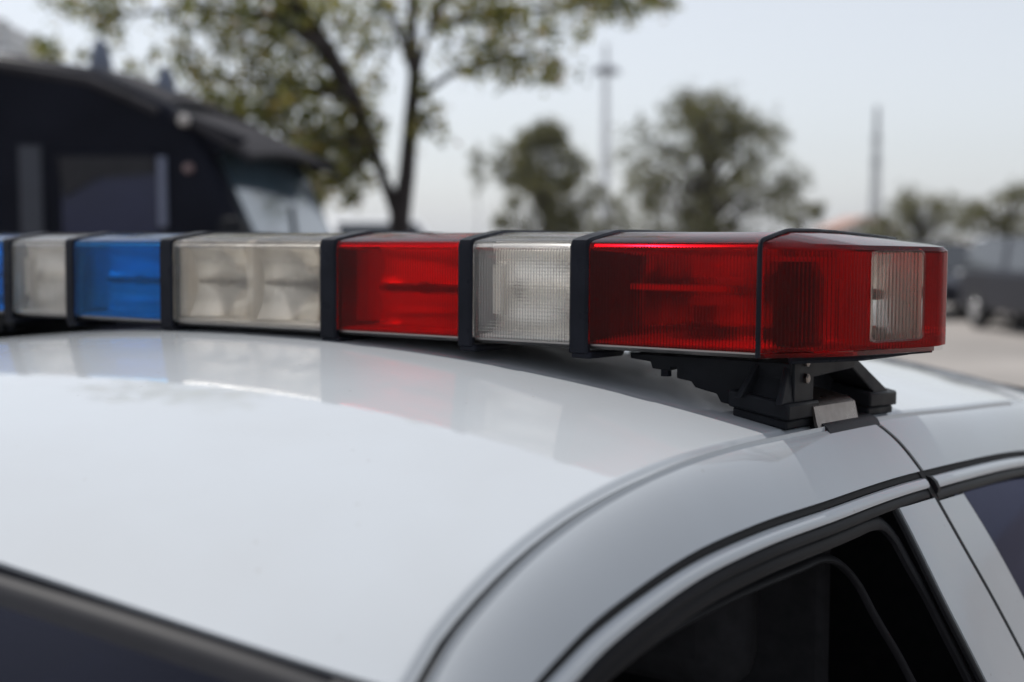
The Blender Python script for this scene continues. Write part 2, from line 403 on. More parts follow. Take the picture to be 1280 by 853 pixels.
BELT = .985
for mir in (False, True):
    side = 'driver' if not mir else 'passenger'
    # ---- front door
    zt = [1.4395, 1.4340, 1.4194, 1.405, 1.3977, 1.3920]
    fd = None
    # rail panel: from the drip channel down to the dark molding line
    nU = 110; g_ = np.zeros((nU, 14, 3))
    for j, v in enumerate(np.linspace(0, 1, 14)**1.7):
        y_end = seam_y(float(zg(.2)) - .002 + v*((dl(.236) + .0035) - (float(zg(.2)) - .002))) - .0055
        ysr = np.linspace(-1.08, y_end, nU)
        zz = np.array([(float(zg(y)) - .002) + v*((dl(y) + .0035) - (float(zg(y)) - .002)) for y in ysr])
        g_[:, j, 0] = side_x(ysr, zz); g_[:, j, 1] = ysr; g_[:, j, 2] = zz
    g_[:, 0, 2] -= .0035
    mb = MB().sheet(g_, .004, (1, 0, .4))
    # pillar panel behind the window
    zz = np.linspace(dl(.2) - .021, BELT, 22); g2 = np.zeros((22, 8, 3))
    for i, z_ in enumerate(zz):
        for j, v in enumerate(np.linspace(0, 1, 8)):
            y_ = wr_y(z_) + v*(seam_y(z_) - wr_y(z_)); z = (dl(y_) - .0205) + (BELT - (dl(y_) - .0205))*i/21.0
            y = wr_y(z) + .004 + v*(seam_y(z) - .0048 - wr_y(z) - .004)
            g2[i, j] = (float(side_x(y, z)) - .001 - .002*(1 - v)**6, y, z)
    mb.sheet(g2, .006, (1, 0, .3))
    # lower panel
    top = [(-1.0, BELT), (seam_y(BELT) - .003, BELT)]; bot = [(-1.0, .30), (seam_y(BELT) + .0, .30)]
    A = patch(top, bot, 24, 16, body_x); mb.add(A.v, A.f)
    # waist ledge between greenhouse and body
    yy = np.linspace(-1.0, seam_y(BELT) - .003, 24); g3 = np.zeros((24, 3, 3))
    for i, y in enumerate(yy):
        for j, v in enumerate((0, .5, 1)):
            xo = float(body_x(y, BELT)) - .0005; xi = float(side_x(y, BELT + .01)) - .012
            g3[i, j] = (xi + (xo - xi)*v, y, BELT + .012*(1 - v))
    mb.sheet(g3, .004, (0, 0, 1))
    fd = mb.build('front_door', PAINT, car, smooth=45, mirror=mir)
    ribbon(path(-1.08, .2345, -.0003, 44), .0062, .0020, side_x, -.0055, 110).build('molding_gap', GAP, fd, smooth=40, mirror=mir)
    ribbon(path(-1.08, .236, -.0078, 44), .0088, .0040, side_x, -.0035, 120).build('window_molding', PAINT, fd, smooth=60, mirror=mir)
    ribbon(path(-1.08, .232, -.0165, 44), .0095, .0040, side_x, -.0065, 120).build('window_weatherstrip', RUBBER, fd, smooth=50, mirror=mir)
    # inner seal that runs along the top and turns down the rear edge of the window
    c = [(y, dl(y) - .0275) for y in np.linspace(-.60, .09, 22)] + [(.118, dl(.118) - .032), (.132, dl(.13) - .045), (.138, dl(.13) - .065)] + [(wr_y(z) - .004, z) for z in np.linspace(1.30, 1.0, 10)]
    ribbon(c, .014, .006, side_x, -.018, 110).build('window_seal', RUBBER, fd, smooth=50, mirror=mir)
    c = [(wr_y(z) - .0005, z) for z in np.linspace(dl(.14) - .017, BELT, 16)]
    ribbon(c, .010, .004, side_x, -.008, 40).build('rear_edge_seal', RUBBER, fd, smooth=50, mirror=mir)
    c = [(y, dl(y) - .052) for y in np.linspace(-.56, .035, 22)] + [(.070, dl(.07) - .060), (.092, dl(.09) - .080), (.100, dl(.09) - .105)] + [(wr_y(z) - .050, z) for z in np.linspace(1.25, 1.0, 8)]
    ribbon(c, .008, .006, side_x, -.052, 100).build('inner_trim_lip', RUBBER, fd, smooth=50, mirror=mir)
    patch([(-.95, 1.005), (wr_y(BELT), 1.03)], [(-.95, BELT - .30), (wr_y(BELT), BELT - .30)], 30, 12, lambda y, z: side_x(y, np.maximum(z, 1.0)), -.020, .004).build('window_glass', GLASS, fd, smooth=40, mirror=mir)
    MB().tube([(float(body_x(-.1 + .0, .88)) + .02, .08, .88), (float(body_x(0, .88)) + .028, .16, .885), (float(body_x(0, .88)) + .02, .24, .88)], .010, 10).build('door_handle', BANDM, fd, smooth=50, mirror=mir)
    mm = MB().box((.985, -.86, 1.05), (.20, .09, .13)).build('side_mirror', PAINT, fd, bevel=.03, seg=3, smooth=40, mirror=mir)
    # ---- rear door
    nU = 60; g_ = np.zeros((nU, 14, 3))
    for j, v in enumerate(np.linspace(0, 1, 14)**1.7):
        y0 = seam_y(float(zg(.2)) - .002 + v*((dl(.24) + .0035) - (float(zg(.2)) - .002))) + .0055
        ysr = np.linspace(y0, 1.02, nU)
        dlx = np.array([dl(min(y, .95)) - max(0, y - .95)*.25 for y in ysr])
        zz = np.array([(float(zg(y)) - .002) + v*((dlx[k] + .0035) - (float(zg(y)) - .002)) for k, y in enumerate(ysr)])
        g_[:, j, 0] = side_x(ysr, zz); g_[:, j, 1] = ysr; g_[:, j, 2] = zz
    g_[:, 0, 2] -= .0035
    mb = MB().sheet(g_, .004, (1, 0, .4))
    zz = np.linspace(dl(.28) - .021, BELT, 22); g2 = np.zeros((22, 8, 3))
    for i, z_ in enumerate(zz):
        for j, v in enumerate(np.linspace(0, 1, 8)):
            y_ = seam_y(z_) + v*(rw_y(z_) - seam_y(z_)); z = (dl(y_) - .0245) + (BELT - (dl(y_) - .0245))*i/21.0
            y = seam_y(z) + .0048 + v*(rw_y(z) - .004 - seam_y(z) - .0048)
            g2[i, j] = (float(side_x(y, z)) - .001, y, z)
    mb.sheet(g2, .006, (1, 0, .3))
    top = [(seam_y(BELT) + .003, BELT), (1.06, BELT)]; bot = [(seam_y(BELT) + .004, .30), (1.06, .30)]
    A = patch(top, bot, 20, 16, body_x); mb.add(A.v, A.f)
    yy = np.linspace(seam_y(BELT) + .003, 1.06, 20); g3 = np.zeros((20, 3, 3))
    for i, y in enumerate(yy):
        for j, v in enumerate((0, .5, 1)):
            xo = float(body_x(y, BELT)) - .0005; xi = float(side_x(y, BELT + .01)) - .012
            g3[i, j] = (xi + (xo - xi)*v, y, BELT + .012*(1 - v))
    mb.sheet(g3, .004, (0, 0, 1))
    rd = mb.build('rear_door', PAINT, car, smooth=45, mirror=mir)
    ribbon(path(.245, .95, -.0003), .0062, .0020, side_x, -.0055, 50).build('molding_gap', GAP, rd, smooth=40, mirror=mir)
    ribbon(path(.253, .95, -.0088), .0108, .0040, side_x, -.0035, 50).build('window_molding', PAINT, rd, smooth=60, mirror=mir)
    ribbon(path(.2465, .2545, -.010), .017, .0085, side_x, -.005, 6).build('molding_end_cap', RUBBER, rd, smooth=50, mirror=mir)
    ribbon(path(.253, .95, -.0195), .0105, .0040, side_x, -.0065, 50).build('window_weatherstrip', RUBBER, rd, smooth=50, mirror=mir)
    c = [(rw_y(z) + .001, z) for z in np.linspace(BELT, dl(.33) - .024, 14)]
    ribbon(c, .010, .004, side_x, -.007, 40).build('front_edge_seal', RUBBER, rd, smooth=50, mirror=mir)
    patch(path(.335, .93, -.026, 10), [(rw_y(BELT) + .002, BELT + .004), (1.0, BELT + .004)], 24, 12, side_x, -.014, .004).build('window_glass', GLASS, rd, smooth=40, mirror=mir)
    MB().tube([(float(body_x(.8, .88)) + .02, .86, .88), (float(body_x(.9, .88)) + .028, .94, .885), (float(body_x(1, .88)) + .02, 1.02, .88)], .010, 10).build('door_handle', BANDM, rd, smooth=50, mirror=mir)
    # dark seal in the gap between the two doors
    zz = np.linspace(1.434, BELT, 60); rows = []
    for z in zz:
        y = seam_y(z); xo = float(side_x(y, z)) - .0018
        rows.append([(xo, y - .0052, z), (xo, y + .0052, z), (xo - .016, y + .0052, z - .004), (xo - .016, y - .0052, z - .004)])
    MB().loopgrid(rows).build('door_gap_seal', GAP, car, smooth=40, mirror=mir)
    # screen pillar beside the windscreen
    ys = np.linspace(-.462, -1.2, 30); g_ = np.zeros((30, 5, 3))
    for i, y in enumerate(ys):
        for j, v in enumerate(np.linspace(0, 1, 5)):
            g_[i, j] = (float(xg(y)) - .055*(1 - v) - .004, y - .006*(1 - v), float(zg(y)) + .010*(1 - v) - .008 - .003*v)
    MB().sheet(g_, .006, (.3, -.4, .8)).build('screen_pillar', PAINT, car, smooth=45, mirror=mir)
    # quarter panel between rear door and rear screen
    g_ = np.zeros((14, 14, 3))
    for i, v in enumerate(np.linspace(0, 1, 14)):
        z0 = float(zg(1.03)) - .003 + v*(BELT - float(zg(1.03)) + .003); y0 = 1.024 + .042*v
        F_ = np.array([float(side_x(y0, z0)) if v < .98 else float(body_x(y0, BELT)), y0, z0]); R_ = np.array([.66 + .20*v, 1.70 + .16*v, 1.03 - .045*v])
        for j, t_ in enumerate(np.linspace(0, 1, 14)):
            g_[i, j] = F_*(1 - t_) + R_*t_ + np.array([.035, 0, .03])*math.sin(math.pi*v)*math.sin(math.pi*t_)
    MB().sheet(g_, .004, (1, 0, .4)).build('quarter_panel', PAINT, car, smooth=45, mirror=mir)
    g_ = np.zeros((10, 6, 3))
    for i, y in enumerate(np.linspace(-1.22, -1.003, 10)):
        for j, v in enumerate(np.linspace(0, 1, 6)):
            xi, xo = float(xg(y)) - .03, float(body_x(y, BELT)); g_[i, j] = (xi + (xo - xi)*v, y, BELT + .020*(1 - v) - .0005)
    MB().sheet(g_, .004, (0, 0, 1)).build('cowl_side', PAINT, car, smooth=45, mirror=mir)
    # fenders with wheel arches
    def arch(yc, y0, y1):
        pts = [(y0, .30)]
        for a in np.linspace(math.pi, 0, 15): pts.append((yc + .37*math.cos(a), .33 + .37*math.sin(a)))
        return pts + [(y1, .30)]
    ft = [(-2.6, .80), (-1.8, .93), (-1.005, BELT)]
    fb = arch(-1.72, -2.6, -1.005)
    n_ = 60; A_ = np.array([(y, np.interp(y, [q[0] for q in ft], [q[1] for q in ft])) for y in np.linspace(-2.6, -1.005, n_)])
    def arch_z(y, yc): return .30 if abs(y - yc) > .37 else .33 + math.sqrt(max(0, .37**2 - (y - yc)**2))
    for nm, y0, y1, yc, tf in (('front_fender', -2.6, -1.004, -1.72, lambda y: np.interp(y, [-2.6, -1.9, -1.22], [.80, .93, BELT])), ('rear_fender', 1.064, 2.6, 1.62, lambda y: np.interp(y, [1.06, 1.8, 2.6], [BELT, BELT, .93]))):
        g_ = np.zeros((n_, 12, 3))
        for i, y in enumerate(np.linspace(y0, y1, n_)):
            for j, v in enumerate(np.linspace(0, 1, 12)):
                z = float(tf(y)) + (arch_z(y, yc) - float(tf(y)))*v; g_[i, j] = (float(body_x(y, z)), y, z)
        MB().sheet(g_, .004, (1, 0, .2)).build(nm, PAINT, car, smooth=45, mirror=mir)
    for yc in (-1.72, 1.62):
        wh = MB().lathe([(.10, -.10), (.30, -.105), (.335, -.08), (.345, 0), (.335, .08), (.30, .105), (.10, .10)], (.83, yc, .345), (1, 0, 0), 28).build('tyre', TYRE, car, smooth=40, mirror=mir)
        MB().lathe([(.02, .10), (.10, .112), (.18, .100), (.215, .112), (.225, .09), (.225, .02)][::-1], (.83, yc, .345), (1, 0, 0), 24).build('rim', CHROME, wh, smooth=40, mirror=mir)
    MB().box((.66, -2.60, .66), (.30, .06, .15)).build('headlight', LENS_W, car, bevel=.02, smooth=40, mirror=mir)
    MB().box((.70, 2.60, .74), (.28, .06, .20)).build('tail_light', LENS_R, car, bevel=.02, smooth=40, mirror=mir)

# windscreen, its molding and the cowl
def ws_edge(t):  # along the screen pillar from the header corner (t=0) to the cowl (t=1)
    y = -.477 - (1.16 - .477)*t
    return float(xg(y)) - .030, y, float(zg(y)) + .004
def ws_pt(s_, t, off=0.0):
    ex, ey, ez = ws_edge(t)
    x = s_*ex; cy = ey - (.086 + .06*t)*(1 - s_*s_); czv = ez + (.058*(1 - t) + .012*t)*(1 - abs(s_)**2.2)
    return (x, cy, czv + off)
ss = np.linspace(-1, 1, 61)
g_ = np.array([[ws_pt(s_, t, -.004) for t in np.linspace(.008, 1, 20)] for s_ in ss])
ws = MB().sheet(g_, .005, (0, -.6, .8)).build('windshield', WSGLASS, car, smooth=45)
rows = []
for s_ in np.linspace(-1, 1, 81):
    a = np.array(ws_pt(s_, -.004)); b_ = np.array(ws_pt(s_, .016)); d = b_ - a
    nrm = np.array([0, .52, .85])
    rows.append([a - nrm*.010, a + nrm*.0012, a + d*.12 + nrm*.0030, a + d*.45 - nrm*.0005, a + d*.74 + nrm*.0005, a + d*.80 + nrm*.0028, a + d*.95 + nrm*.0028, b_ - nrm*.001, b_ - nrm*.010])
MB().loopgrid(rows).build('header_molding', TRIMM, ws, smooth=35)
for mir in (False, True):
    rows = []
    for t in np.linspace(.0, 1, 40):
        a = np.array(ws_pt(1.035, t)); b_ = np.array(ws_pt(.985, t))
        rows.append([a + (0, 0, -.012), a + (0, 0, .002), (a + b_)/2 + (0, 0, .004), b_ + (0, 0, .002), b_ + (0, 0, -.012)])
    MB().loopgrid(rows).build('side_molding', TRIMM, ws, smooth=35, mirror=mir)
MB().tube([(.05, -1.34, 1.03), (.30, -1.22, 1.045), (.55, -1.12, 1.05)], .007, 6).build('wiper', RUBBER, ws)
def deck(name, y0, y1, tf, crown):
    g_ = np.zeros((31, 24, 3))
    for i, u in enumerate(np.linspace(-1, 1, 31)):
        for j, y in enumerate(np.linspace(y0, y1, 24)):
            zt_ = float(tf(y)); g_[i, j] = (u*(float(body_x(y, zt_)) - .006), y, zt_ + .002 + crown*(1 - abs(u)**2.6))
    MB().sheet(g_, .004, (0, 0, 1)).build(name, PAINT, car, smooth=45)
deck('hood', -2.58, -1.215, lambda y: np.interp(y, [-2.6, -1.9, -1.22], [.80, .93, BELT]), .035)
deck('boot_lid', 1.70, 2.58, lambda y: np.interp(y, [1.06, 1.8, 2.6], [BELT, BELT, .93]), .030)
MB().prism([(-1.34, .93), (-1.34, 1.012), (-1.20, 1.016), (-1.20, .93)], 'x', -.42, .42).build('cowl_grille', PLASTIC, car)
g_ = np.array([[(x*(.585 + .10*t), 1.215 - .1*abs(x)**2 + .55*t, 1.402 - .035*abs(x)**2*(1-t) - (1.402 - 1.02)*t - .012*t) for t in np.linspace(0, 1, 12)] for x in np.linspace(-1, 1, 31)])
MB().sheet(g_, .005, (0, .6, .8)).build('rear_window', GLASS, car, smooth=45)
MB().box((0, -2.64, .52), (1.72, .22, .26)).build('front_bumper', PAINT, car, bevel=.06, seg=4, smooth=40)
MB().box((0, 2.64, .55), (1.76, .22, .30)).build('rear_bumper', PAINT, car, bevel=.06, seg=4, smooth=40)
gr = MB().box((0, -2.61, .70), (.94, .05, .15)).build('grille', PLASTIC, car, bevel=.01)
for k in range(5): MB().box((0, -2.642, .645 + k*.027), (.90, .012, .008)).build('bar', CHROME, gr)
MB().box((0, 0, .24), (1.62, 4.9, .10)).build('underbody', GAP, car)
MB().box((0, -.02, .34), (1.60, 2.3, .06)).build('cabin_floor', CABIN, car)
g_ = rg[6:-6:3, 2:-2:3].copy(); g_[..., 2] -= .028
MB().sheet(g_, .01, (0, 0, 1)).build('headliner', CABIN, car, smooth=45)
MB().box((0, .235, .88), (1.12, .02, .96)).build('blackout_panel', CABIN, car, bevel=.01)  # dark panel added to block the bright view through the cabin
MB().box((0, -1.02, .86), (1.40, .30, .22)).build('dashboard', CABIN, car, bevel=.06, seg=3)
rows = []
for k in range(25):
    w = 2*math.pi*k/24; ca, sa = math.cos(w), math.sin(w)
    rows.append((.37 + .19*ca, -.80 + .07*sa, .95 + .175*sa))
MB().tube(rows, .015, 8, cap=False).build('steering_wheel', CABIN, car, smooth=60)
for sx in (-.37, .37):
    for yb, nm in ((-.25, 'front_seat'), (.75, 'rear_seat')):
        st = MB().box((sx, yb, .52), (.52, .52, .18)).build(nm, CABIN, car, bevel=.06, seg=3, smooth=40)
        MB().prism([(yb + .20, .55), (yb + .34, .58), (yb + .48, 1.14), (yb + .36, 1.16)], 'x', sx - .24, sx + .24).build('backrest', CABIN, st, bevel=.05, seg=3, smooth=40)
        MB().box((sx, yb + .44, 1.24), (.26, .09, .16)).build('headrest', CABIN, st, bevel=.04, seg=3, smooth=40)

# ------------------------------------------------------------------ light bar
ZB, ZT, DEP = EYE - .092, EYE - .004, .333
bar = thing('light_bar', 'roof light bar with red, clear and blue lens modules', 'light bar', (0, 0, ZB - .06))
bar.location = (0, 0, 0)
# outer section of the lenses (y, z): front face, rounded shoulder, crowned top
def section(off=0.0):
    f = [(0 + off, ZB), (.0004 + off, ZB + .030), (.0012 + off, ZT - .004 - off*.3), (.0030 + off*.9, ZT - .0005 - off), (.0065 + off*.4, ZT + .0012 - off), (.030, ZT + .0052 - off), (.052, ZT + .0084 - off), (.060, ZT + .0088 - off), (.11, ZT + .0088 - off)]
    g = [(.16, ZT + .0078 - off), (.24, ZT + .0050 - off), (.29, ZT + .0030 - off), (DEP - .0065 - off*.4, ZT + .0012 - off), (DEP - .0030 - off*.9, ZT - .0005 - off), (DEP - .0012 - off, ZT - .004 - off*.3), (DEP - .0004 - off, ZB + .030), (DEP - off, ZB)]
    return f + g

def lens(name, x0, x1, m, ribs, label, pitch=.003, amp=.00034):
    nst = int((x1 - x0)/pitch*6) + 1; xs = np.linspace(x0 + .0004, x1 - .0004, nst)
    outer = section(); inner = section(.0028); rows = []
    if ribs == 'grid': zin = np.linspace(ZB, ZT - .0085, int(.08/pitch*6))
    else: zin = np.array([ZB, ZT - .0085])
    for x in xs:
        loop = [(x, y, z) for y, z in outer]
        loop += [(x, y, z) for y, z in inner[::-1][:-2]]
        w = amp*math.cos(2*math.pi*(x - x0)/pitch) if min(x - x0, x1 - x) > .004 else 0.0
        for z in zin[::-1]:
            h = amp*math.cos(2*math.pi*(z - ZB)/pitch) if ribs == 'grid' and ZB + .006 < z < ZT - .012 else 0.0
            loop.append((x, .0028 + w + h, z))
        rows.append(loop)
    return MB().loopgrid(rows).build(name, m, bar, smooth=24, label=label)

def dish(cx, cz, w, h, y0, depth, parent, m=MIRROR, name='reflector', yaw=0.0):
    nx, nz = 23, 19; g_ = np.zeros((nx, nz, 3))
    for i, a in enumerate(np.linspace(-1, 1, nx)):
        for j, b_ in enumerate(np.linspace(-1, 1, nz)):
            lx, ly = a*w/2, depth*(1 - .5*(a*a + b_*b_))
            g_[i, j] = (cx + lx*math.cos(yaw) - ly*math.sin(yaw), y0 + ly*math.cos(yaw) + lx*math.sin(yaw), cz + b_*h/2)
    o = MB().sheet(g_, .0015, (0, -1, 0)).build(name, m, parent, smooth=60)
    return o
def bulb(cx, cy, cz, parent, L=.030):
    MB().lathe([(.002, 0), (.006, .002), (.0065, L*.5), (.004, L*.62), (.0045, L)], (cx, cy - L, cz), (0, 1, 0), 12).build('bulb', BULB, parent, smooth=50)

ZM = (ZB + ZT)/2
S = [.1105, .1325, .285, .3015, .4075, .4265, .585]
def bounce_floor(x0, x1, parent):
    MB().box(((x0 + x1)/2, DEP/2, ZB + .0015), (x1 - x0 - .006, DEP - .02, .002)).build('bounce_floor', WHITEIN, parent)  # white sheet added to bounce light up into the lens
lc = lens('clear_lens', -S[0], S[0], LENS_CC, 'v', 'long clear middle lens'); bounce_floor(-S[0], S[0], lc)
for cx in (-.050, .054):
    d = dish(cx, ZM, .094, .078, .020, .042, lc, SATREF); bulb(cx, .058, ZM, d, .034)
    MB().box((cx, .040, ZM), (.086, .004, .004)).build('lamp_bridge', BULB, d)
MB().box((.002, .035, ZM), (.009, .045, .078)).build('divider', CREAM, lc)
MB().box((-.103, .035, ZM), (.008, .045, .078)).build('divider', CREAM, lc)
MB().box((.1065, .030, ZM), (.004, .035, .078)).build('divider', BULB, lc)
for sx, m, nm, cn in ((1, LENS_R, 'red_lens', 'red'), (-1, LENS_B, 'blue_lens', 'blue')):
    x0, x1 = sorted((sx*S[1], sx*S[2]))
    l = lens(nm, x0, x1, LENS_R2 if sx > 0 else m, 'v', 'short %s lens next to the middle clear one' % cn); bounce_floor(x0, x1, l)
    xm = (x0 + x1)/2
    d = dish(xm + .022, ZM + .021, .100, .034, .018, .024, l, SOFTREF); dish(xm + .018, ZM - .022, .104, .032, .024, .024, l, SOFTREF)
    bulb(xm + .022, .050, ZM, d, .03); MB().box((xm + .02, .024, ZM - .001), (.10, .010, .005)).build('lamp_bridge', BULB, d)
    MB().box((x0 + .022, .050, ZM), (.036, .012, .072)).build('lamp_bridge', INNERW, l)
    x0, x1 = sorted((sx*S[3], sx*S[4]))
    l = lens('clear_lens', x0, x1, LENS_C, 'grid', 'short clear lens between two %s lenses' % cn); bounce_floor(x0, x1, l)
    xm = (x0 + x1)/2
    d = dish(xm + .006, ZM + .021, .086, .034, .016, .022, l, SOFTREF); dish(xm + .006, ZM - .021, .086, .034, .016, .022, l, SOFTREF); bulb(xm - .012, .042, ZM, d, .024)
    MB().box((xm - .030, .020, ZM), (.010, .02, .044)).build('lamp_bridge', CREAM, l); MB().box((xm + .008, .022, ZM), (.07, .008, .004)).build('lamp_bridge', CREAM, l)
    x0, x1 = sorted((sx*S[5], sx*S[6]))
    l = lens(nm, x0, x1, m, 'v', 'long %s lens before the end cap' % cn); bounce_floor(x0, x1, l)
    c0 = (x0 + x1)/2
    d = dish(c0 - .002, ZM + .004, .090, .066, .075, .026, l, MIRROR, yaw=.30); bulb(c0 - .01, .096, ZM + .004, d, .05)
    MB().box((c0 - .005, .034, ZM + .006), (.088, .006, .005)).build('lamp_bridge', SOFTREF, l)
    MB().lathe([(.03, 0), (.03, .010), (.012, .016), (.012, .03)], (c0, .10, ZB + .003), (0, 0, 1), 18).build('rotator_base', BULB, l, smooth=40)

# black bands between the modules
def band(x0, x1):
    sec = section(-.0022); sec[0] = (-.0022, ZB - .010); sec[-1] = (DEP + .0022, ZB - .010); inn = section(.004)
    inn[0] = (.004, ZB - .010); inn[-1] = (DEP - .004, ZB - .010); rows = []
    for x, e in ((x0, .0018), (x0 + .0022, 0), (x1 - .0022, 0), (x1, .0018)):
        s2 = section(-.0022 + e); s2[0] = (-.0022 + e, ZB - .008); s2[-1] = (DEP + .0022 - e, ZB - .008)
        rows.append([(x, y, z) for y, z in s2] + [(x, y, z) for y, z in inn[::-1]])
    o = MB().loopgrid(rows).build('band', BANDM, bar, smooth=35)
    MB().prism([(-.002, ZB - .013), (.055, ZB - .0145), (.06, ZB - .009), (.0, ZB - .007)], 'x', x0 + .002, x1 + .004).build('band_clip', BANDM, o, bevel=.002, smooth=40)
    MB().prism([(.012, ZB), (DEP - .012, ZB), (DEP - .012, ZT - .004), (.012, ZT - .004)], 'x', (x0 + x1)/2 - .002, (x0 + x1)/2 + .002).build('partition', BANDM, o)
for a, b_ in ((S[0], S[1]), (S[2], S[3]), (S[4], S[5])):
    band(a, b_); band(-b_, -a)

# base tray
tray = MB()
rows = []
for x in (-.588, .588):
    rows.append([(x, .005, ZB - .0005), (x, .005, ZB - .002), (x, .012, ZB - .0055), (x, DEP - .012, ZB - .0055), (x, DEP - .005, ZB - .002), (x, DEP - .005, ZB - .0005)])
MB().loopgrid(rows).build('base_tray', ALU, bar, smooth=30)
MB().box((0, DEP/2, ZM - .006), (1.15, .004, .072)).build('centre_spine', INNERW, bar)

# end caps
def endcap(sx, m, cn):
    P0, P1, P2 = np.array([0, 0]), np.array([.052, .060]), np.array([.0965, .158])
    def fil(a, b_, c_, r, n=8):
        u = (a - b_)/np.linalg.norm(a - b_); v = (c_ - b_)/np.linalg.norm(c_ - b_)
        ps = [b_ + u*r, b_ + u*r*.3 + 0*v, b_ + v*r*.3, b_ + v*r]
        return [((1-t)**2)*(b_ + u*r) + 2*t*(1-t)*b_ + t*t*(b_ + v*r) for t in np.linspace(0, 1, n)]
    apex = np.array([.0965, DEP - .158]); P3 = np.array([.052, DEP - .060]); P4 = np.array([0, DEP])
    out = [P0] + fil(P0, P1, P2, .012) + fil(P1, P2, apex, .006, 7) + fil(P2, apex, P3, .006, 7) + fil(apex, P3, P4, .012) + [P4]
    out = np.array(out); d = np.r_[0, np.cumsum(np.hypot(*np.diff(out, axis=0).T))]
    pitch = .0036; n = int(d[-1]/pitch*6); s_ = np.linspace(0, d[-1], n)
    K = np.c_[np.interp(s_, d, out[:, 0]), np.interp(s_, d, out[:, 1])]
    T = np.gradient(K, axis=0); T /= np.linalg.norm(T, axis=1, keepdims=True); Nn = np.c_[T[:, 1], -T[:, 0]]   # outward
    # window range on the second facet
    L1 = P1 + (P2 - P1)*.22; L2 = P1 + (P2 - P1)*.79
    i0 = int(np.argmin(np.hypot(*(K - L1).T))); i1 = int(np.argmin(np.hypot(*(K - L2).T)))
    w0, w1 = ZB + .0065, ZT - .0075
    sec = section(); sy = np.array([q[0] for q in sec]); sz = np.array([q[1] for q in sec])
    rows = []; frac = s_/d[-1]; yj = np.interp(frac, [0, .22, .5, .78, 1], [0, .045, DEP/2, DEP - .045, DEP])
    for k in range(n):
        x, y = K[k]; zt = ZT - .0045*min(1, x/.0965) - .0008
        ix, iy = K[k] - Nn[k]*(.0028 + .00040*math.cos(2*math.pi*s_[k]/pitch))
        zj = float(np.interp(yj[k], sy, sz)) if 0.001 < yj[k] < DEP - .001 else ZT - .001
        t = 1 - .10*min(1, x/.03)
        q = np.array([0 + (x - 0)*.93, yj[k] + (y - yj[k])*.93])
        px = lambda a: S[6] + .001 + a
        sh = (px(x - Nn[k][0]*.004*min(1, x/.01)), y - Nn[k][1]*.004*min(1, x/.01), zt + .0012)
        ob = (px(x), y, ZB); row = [ob, (px(x), y, w0), (px(x), y, w1), (px(x), y, zt - .0025), sh, (px(0), yj[k], zj),
               (px(0), yj[k] + (.003 if yj[k] < DEP/2 else -.003), zj - .0028), (px(max(ix, 0)), iy, zt - .004), (px(max(ix, 0)), iy, w1), (px(max(ix, 0)), iy, w0), (px(max(ix, 0)), iy, ZB)]
        rows.append([(sx*a, b_, c_) for a, b_, c_ in row])
    mb = MB(); mb.loopgrid(rows, skip=lambda i, k: i0 <= i < i1 and k in (1, 8))
    nl = 11; fs_ = []
    for i in range(i0, i1):
        fs_ += [(i*nl + 1, i*nl + 9, (i+1)*nl + 9, (i+1)*nl + 1), (i*nl + 2, (i+1)*nl + 2, (i+1)*nl + 8, i*nl + 8)]
    fs_ += [(i0*nl + 1, i0*nl + 2, i0*nl + 8, i0*nl + 9), (i1*nl + 1, i1*nl + 9, i1*nl + 8, i1*nl + 2)]
    mb.f += fs_
    if sx < 0: mb.f = [f[::-1] for f in mb.f]
    o = mb.build('%s_end_cap' % cn, m, bar, smooth=24, label='%s wrap-around end cap with clear side window' % cn)
    # clear ribbed window
    a0, a1 = K[i0], K[i1]; t = (a1 - a0)/np.linalg.norm(a1 - a0); nr = np.array([t[1], -t[0]]); Lw = np.linalg.norm(a1 - a0)
    nn = int(Lw/.0042*8); g_ = np.zeros((nn, 2, 3)); rows = []
    for k, u in enumerate(np.linspace(.0004, Lw - .0004, nn)):
        e = min(u, Lw - u); hgt = .0004 + (.0008*math.cos(2*math.pi*u/.0042) if e > .006 else 0.0)
        c1 = a0 + t*u + nr*hgt; c0 = a0 + t*u - nr*.0028; px = lambda a: sx*(S[6] + .001 + a)
        rows.append([(px(c1[0]), c1[1], w0 + .0004), (px(c1[0]), c1[1], w1 - .0004), (px(c0[0]), c0[1], w1 - .0004), (px(c0[0]), c0[1], w0 + .0004)])
    mb = MB().loopgrid(rows)
    if sx < 0: mb.f = [f[::-1] for f in mb.f]
    w = mb.build('side_window', LENS_W, o, smooth=50, label='clear ribbed side lamp window')
    # raised frame round the window
    mb = MB()
    pts = []
    r = .006
    for cu, cv, a_ in ((r, w0 + r, math.pi), (Lw - r, w0 + r, 1.5*math.pi), (Lw - r, w1 - r, 0), (r, w1 - r, .5*math.pi)):
        for q in np.linspace(0, math.pi/2, 5):
            uu, vv = cu + r*math.cos(a_ + q), cv + r*math.sin(a_ + q)
            c1 = a0 + t*uu + nr*.0006; pts.append((sx*(S[6] + .001 + c1[0]), c1[1], vv))
    pts.append(pts[0]); mb.tube(pts, .0011, 6, cap=False).build('window_frame', LENS_W, o, smooth=60)
    # side lamp behind the window
    c1 = (a0 + a1)/2 - nr*.030; yw = math.atan2(nr[0], -nr[1])
    nx = 15; g_ = np.zeros((nx, nx, 3))
    for i, a_ in enumerate(np.linspace(-1, 1, nx)):
        for j, b_ in enumerate(np.linspace(-1, 1, nx)):
            q = c1 + t*a_*.026 - nr*.018*(1 - .5*(a_*a_ + b_*b_)); g_[i, j] = (sx*(S[6] + .001 + q[0]), q[1], ZM + b_*.034)
    al = MB().sheet(g_, .0015, (sx*nr[0], nr[1], 0)).build('side_lamp', MIRROR, o, smooth=60)
    mbh = MB()       # cream walls added to keep the cap's coloured light out of the window
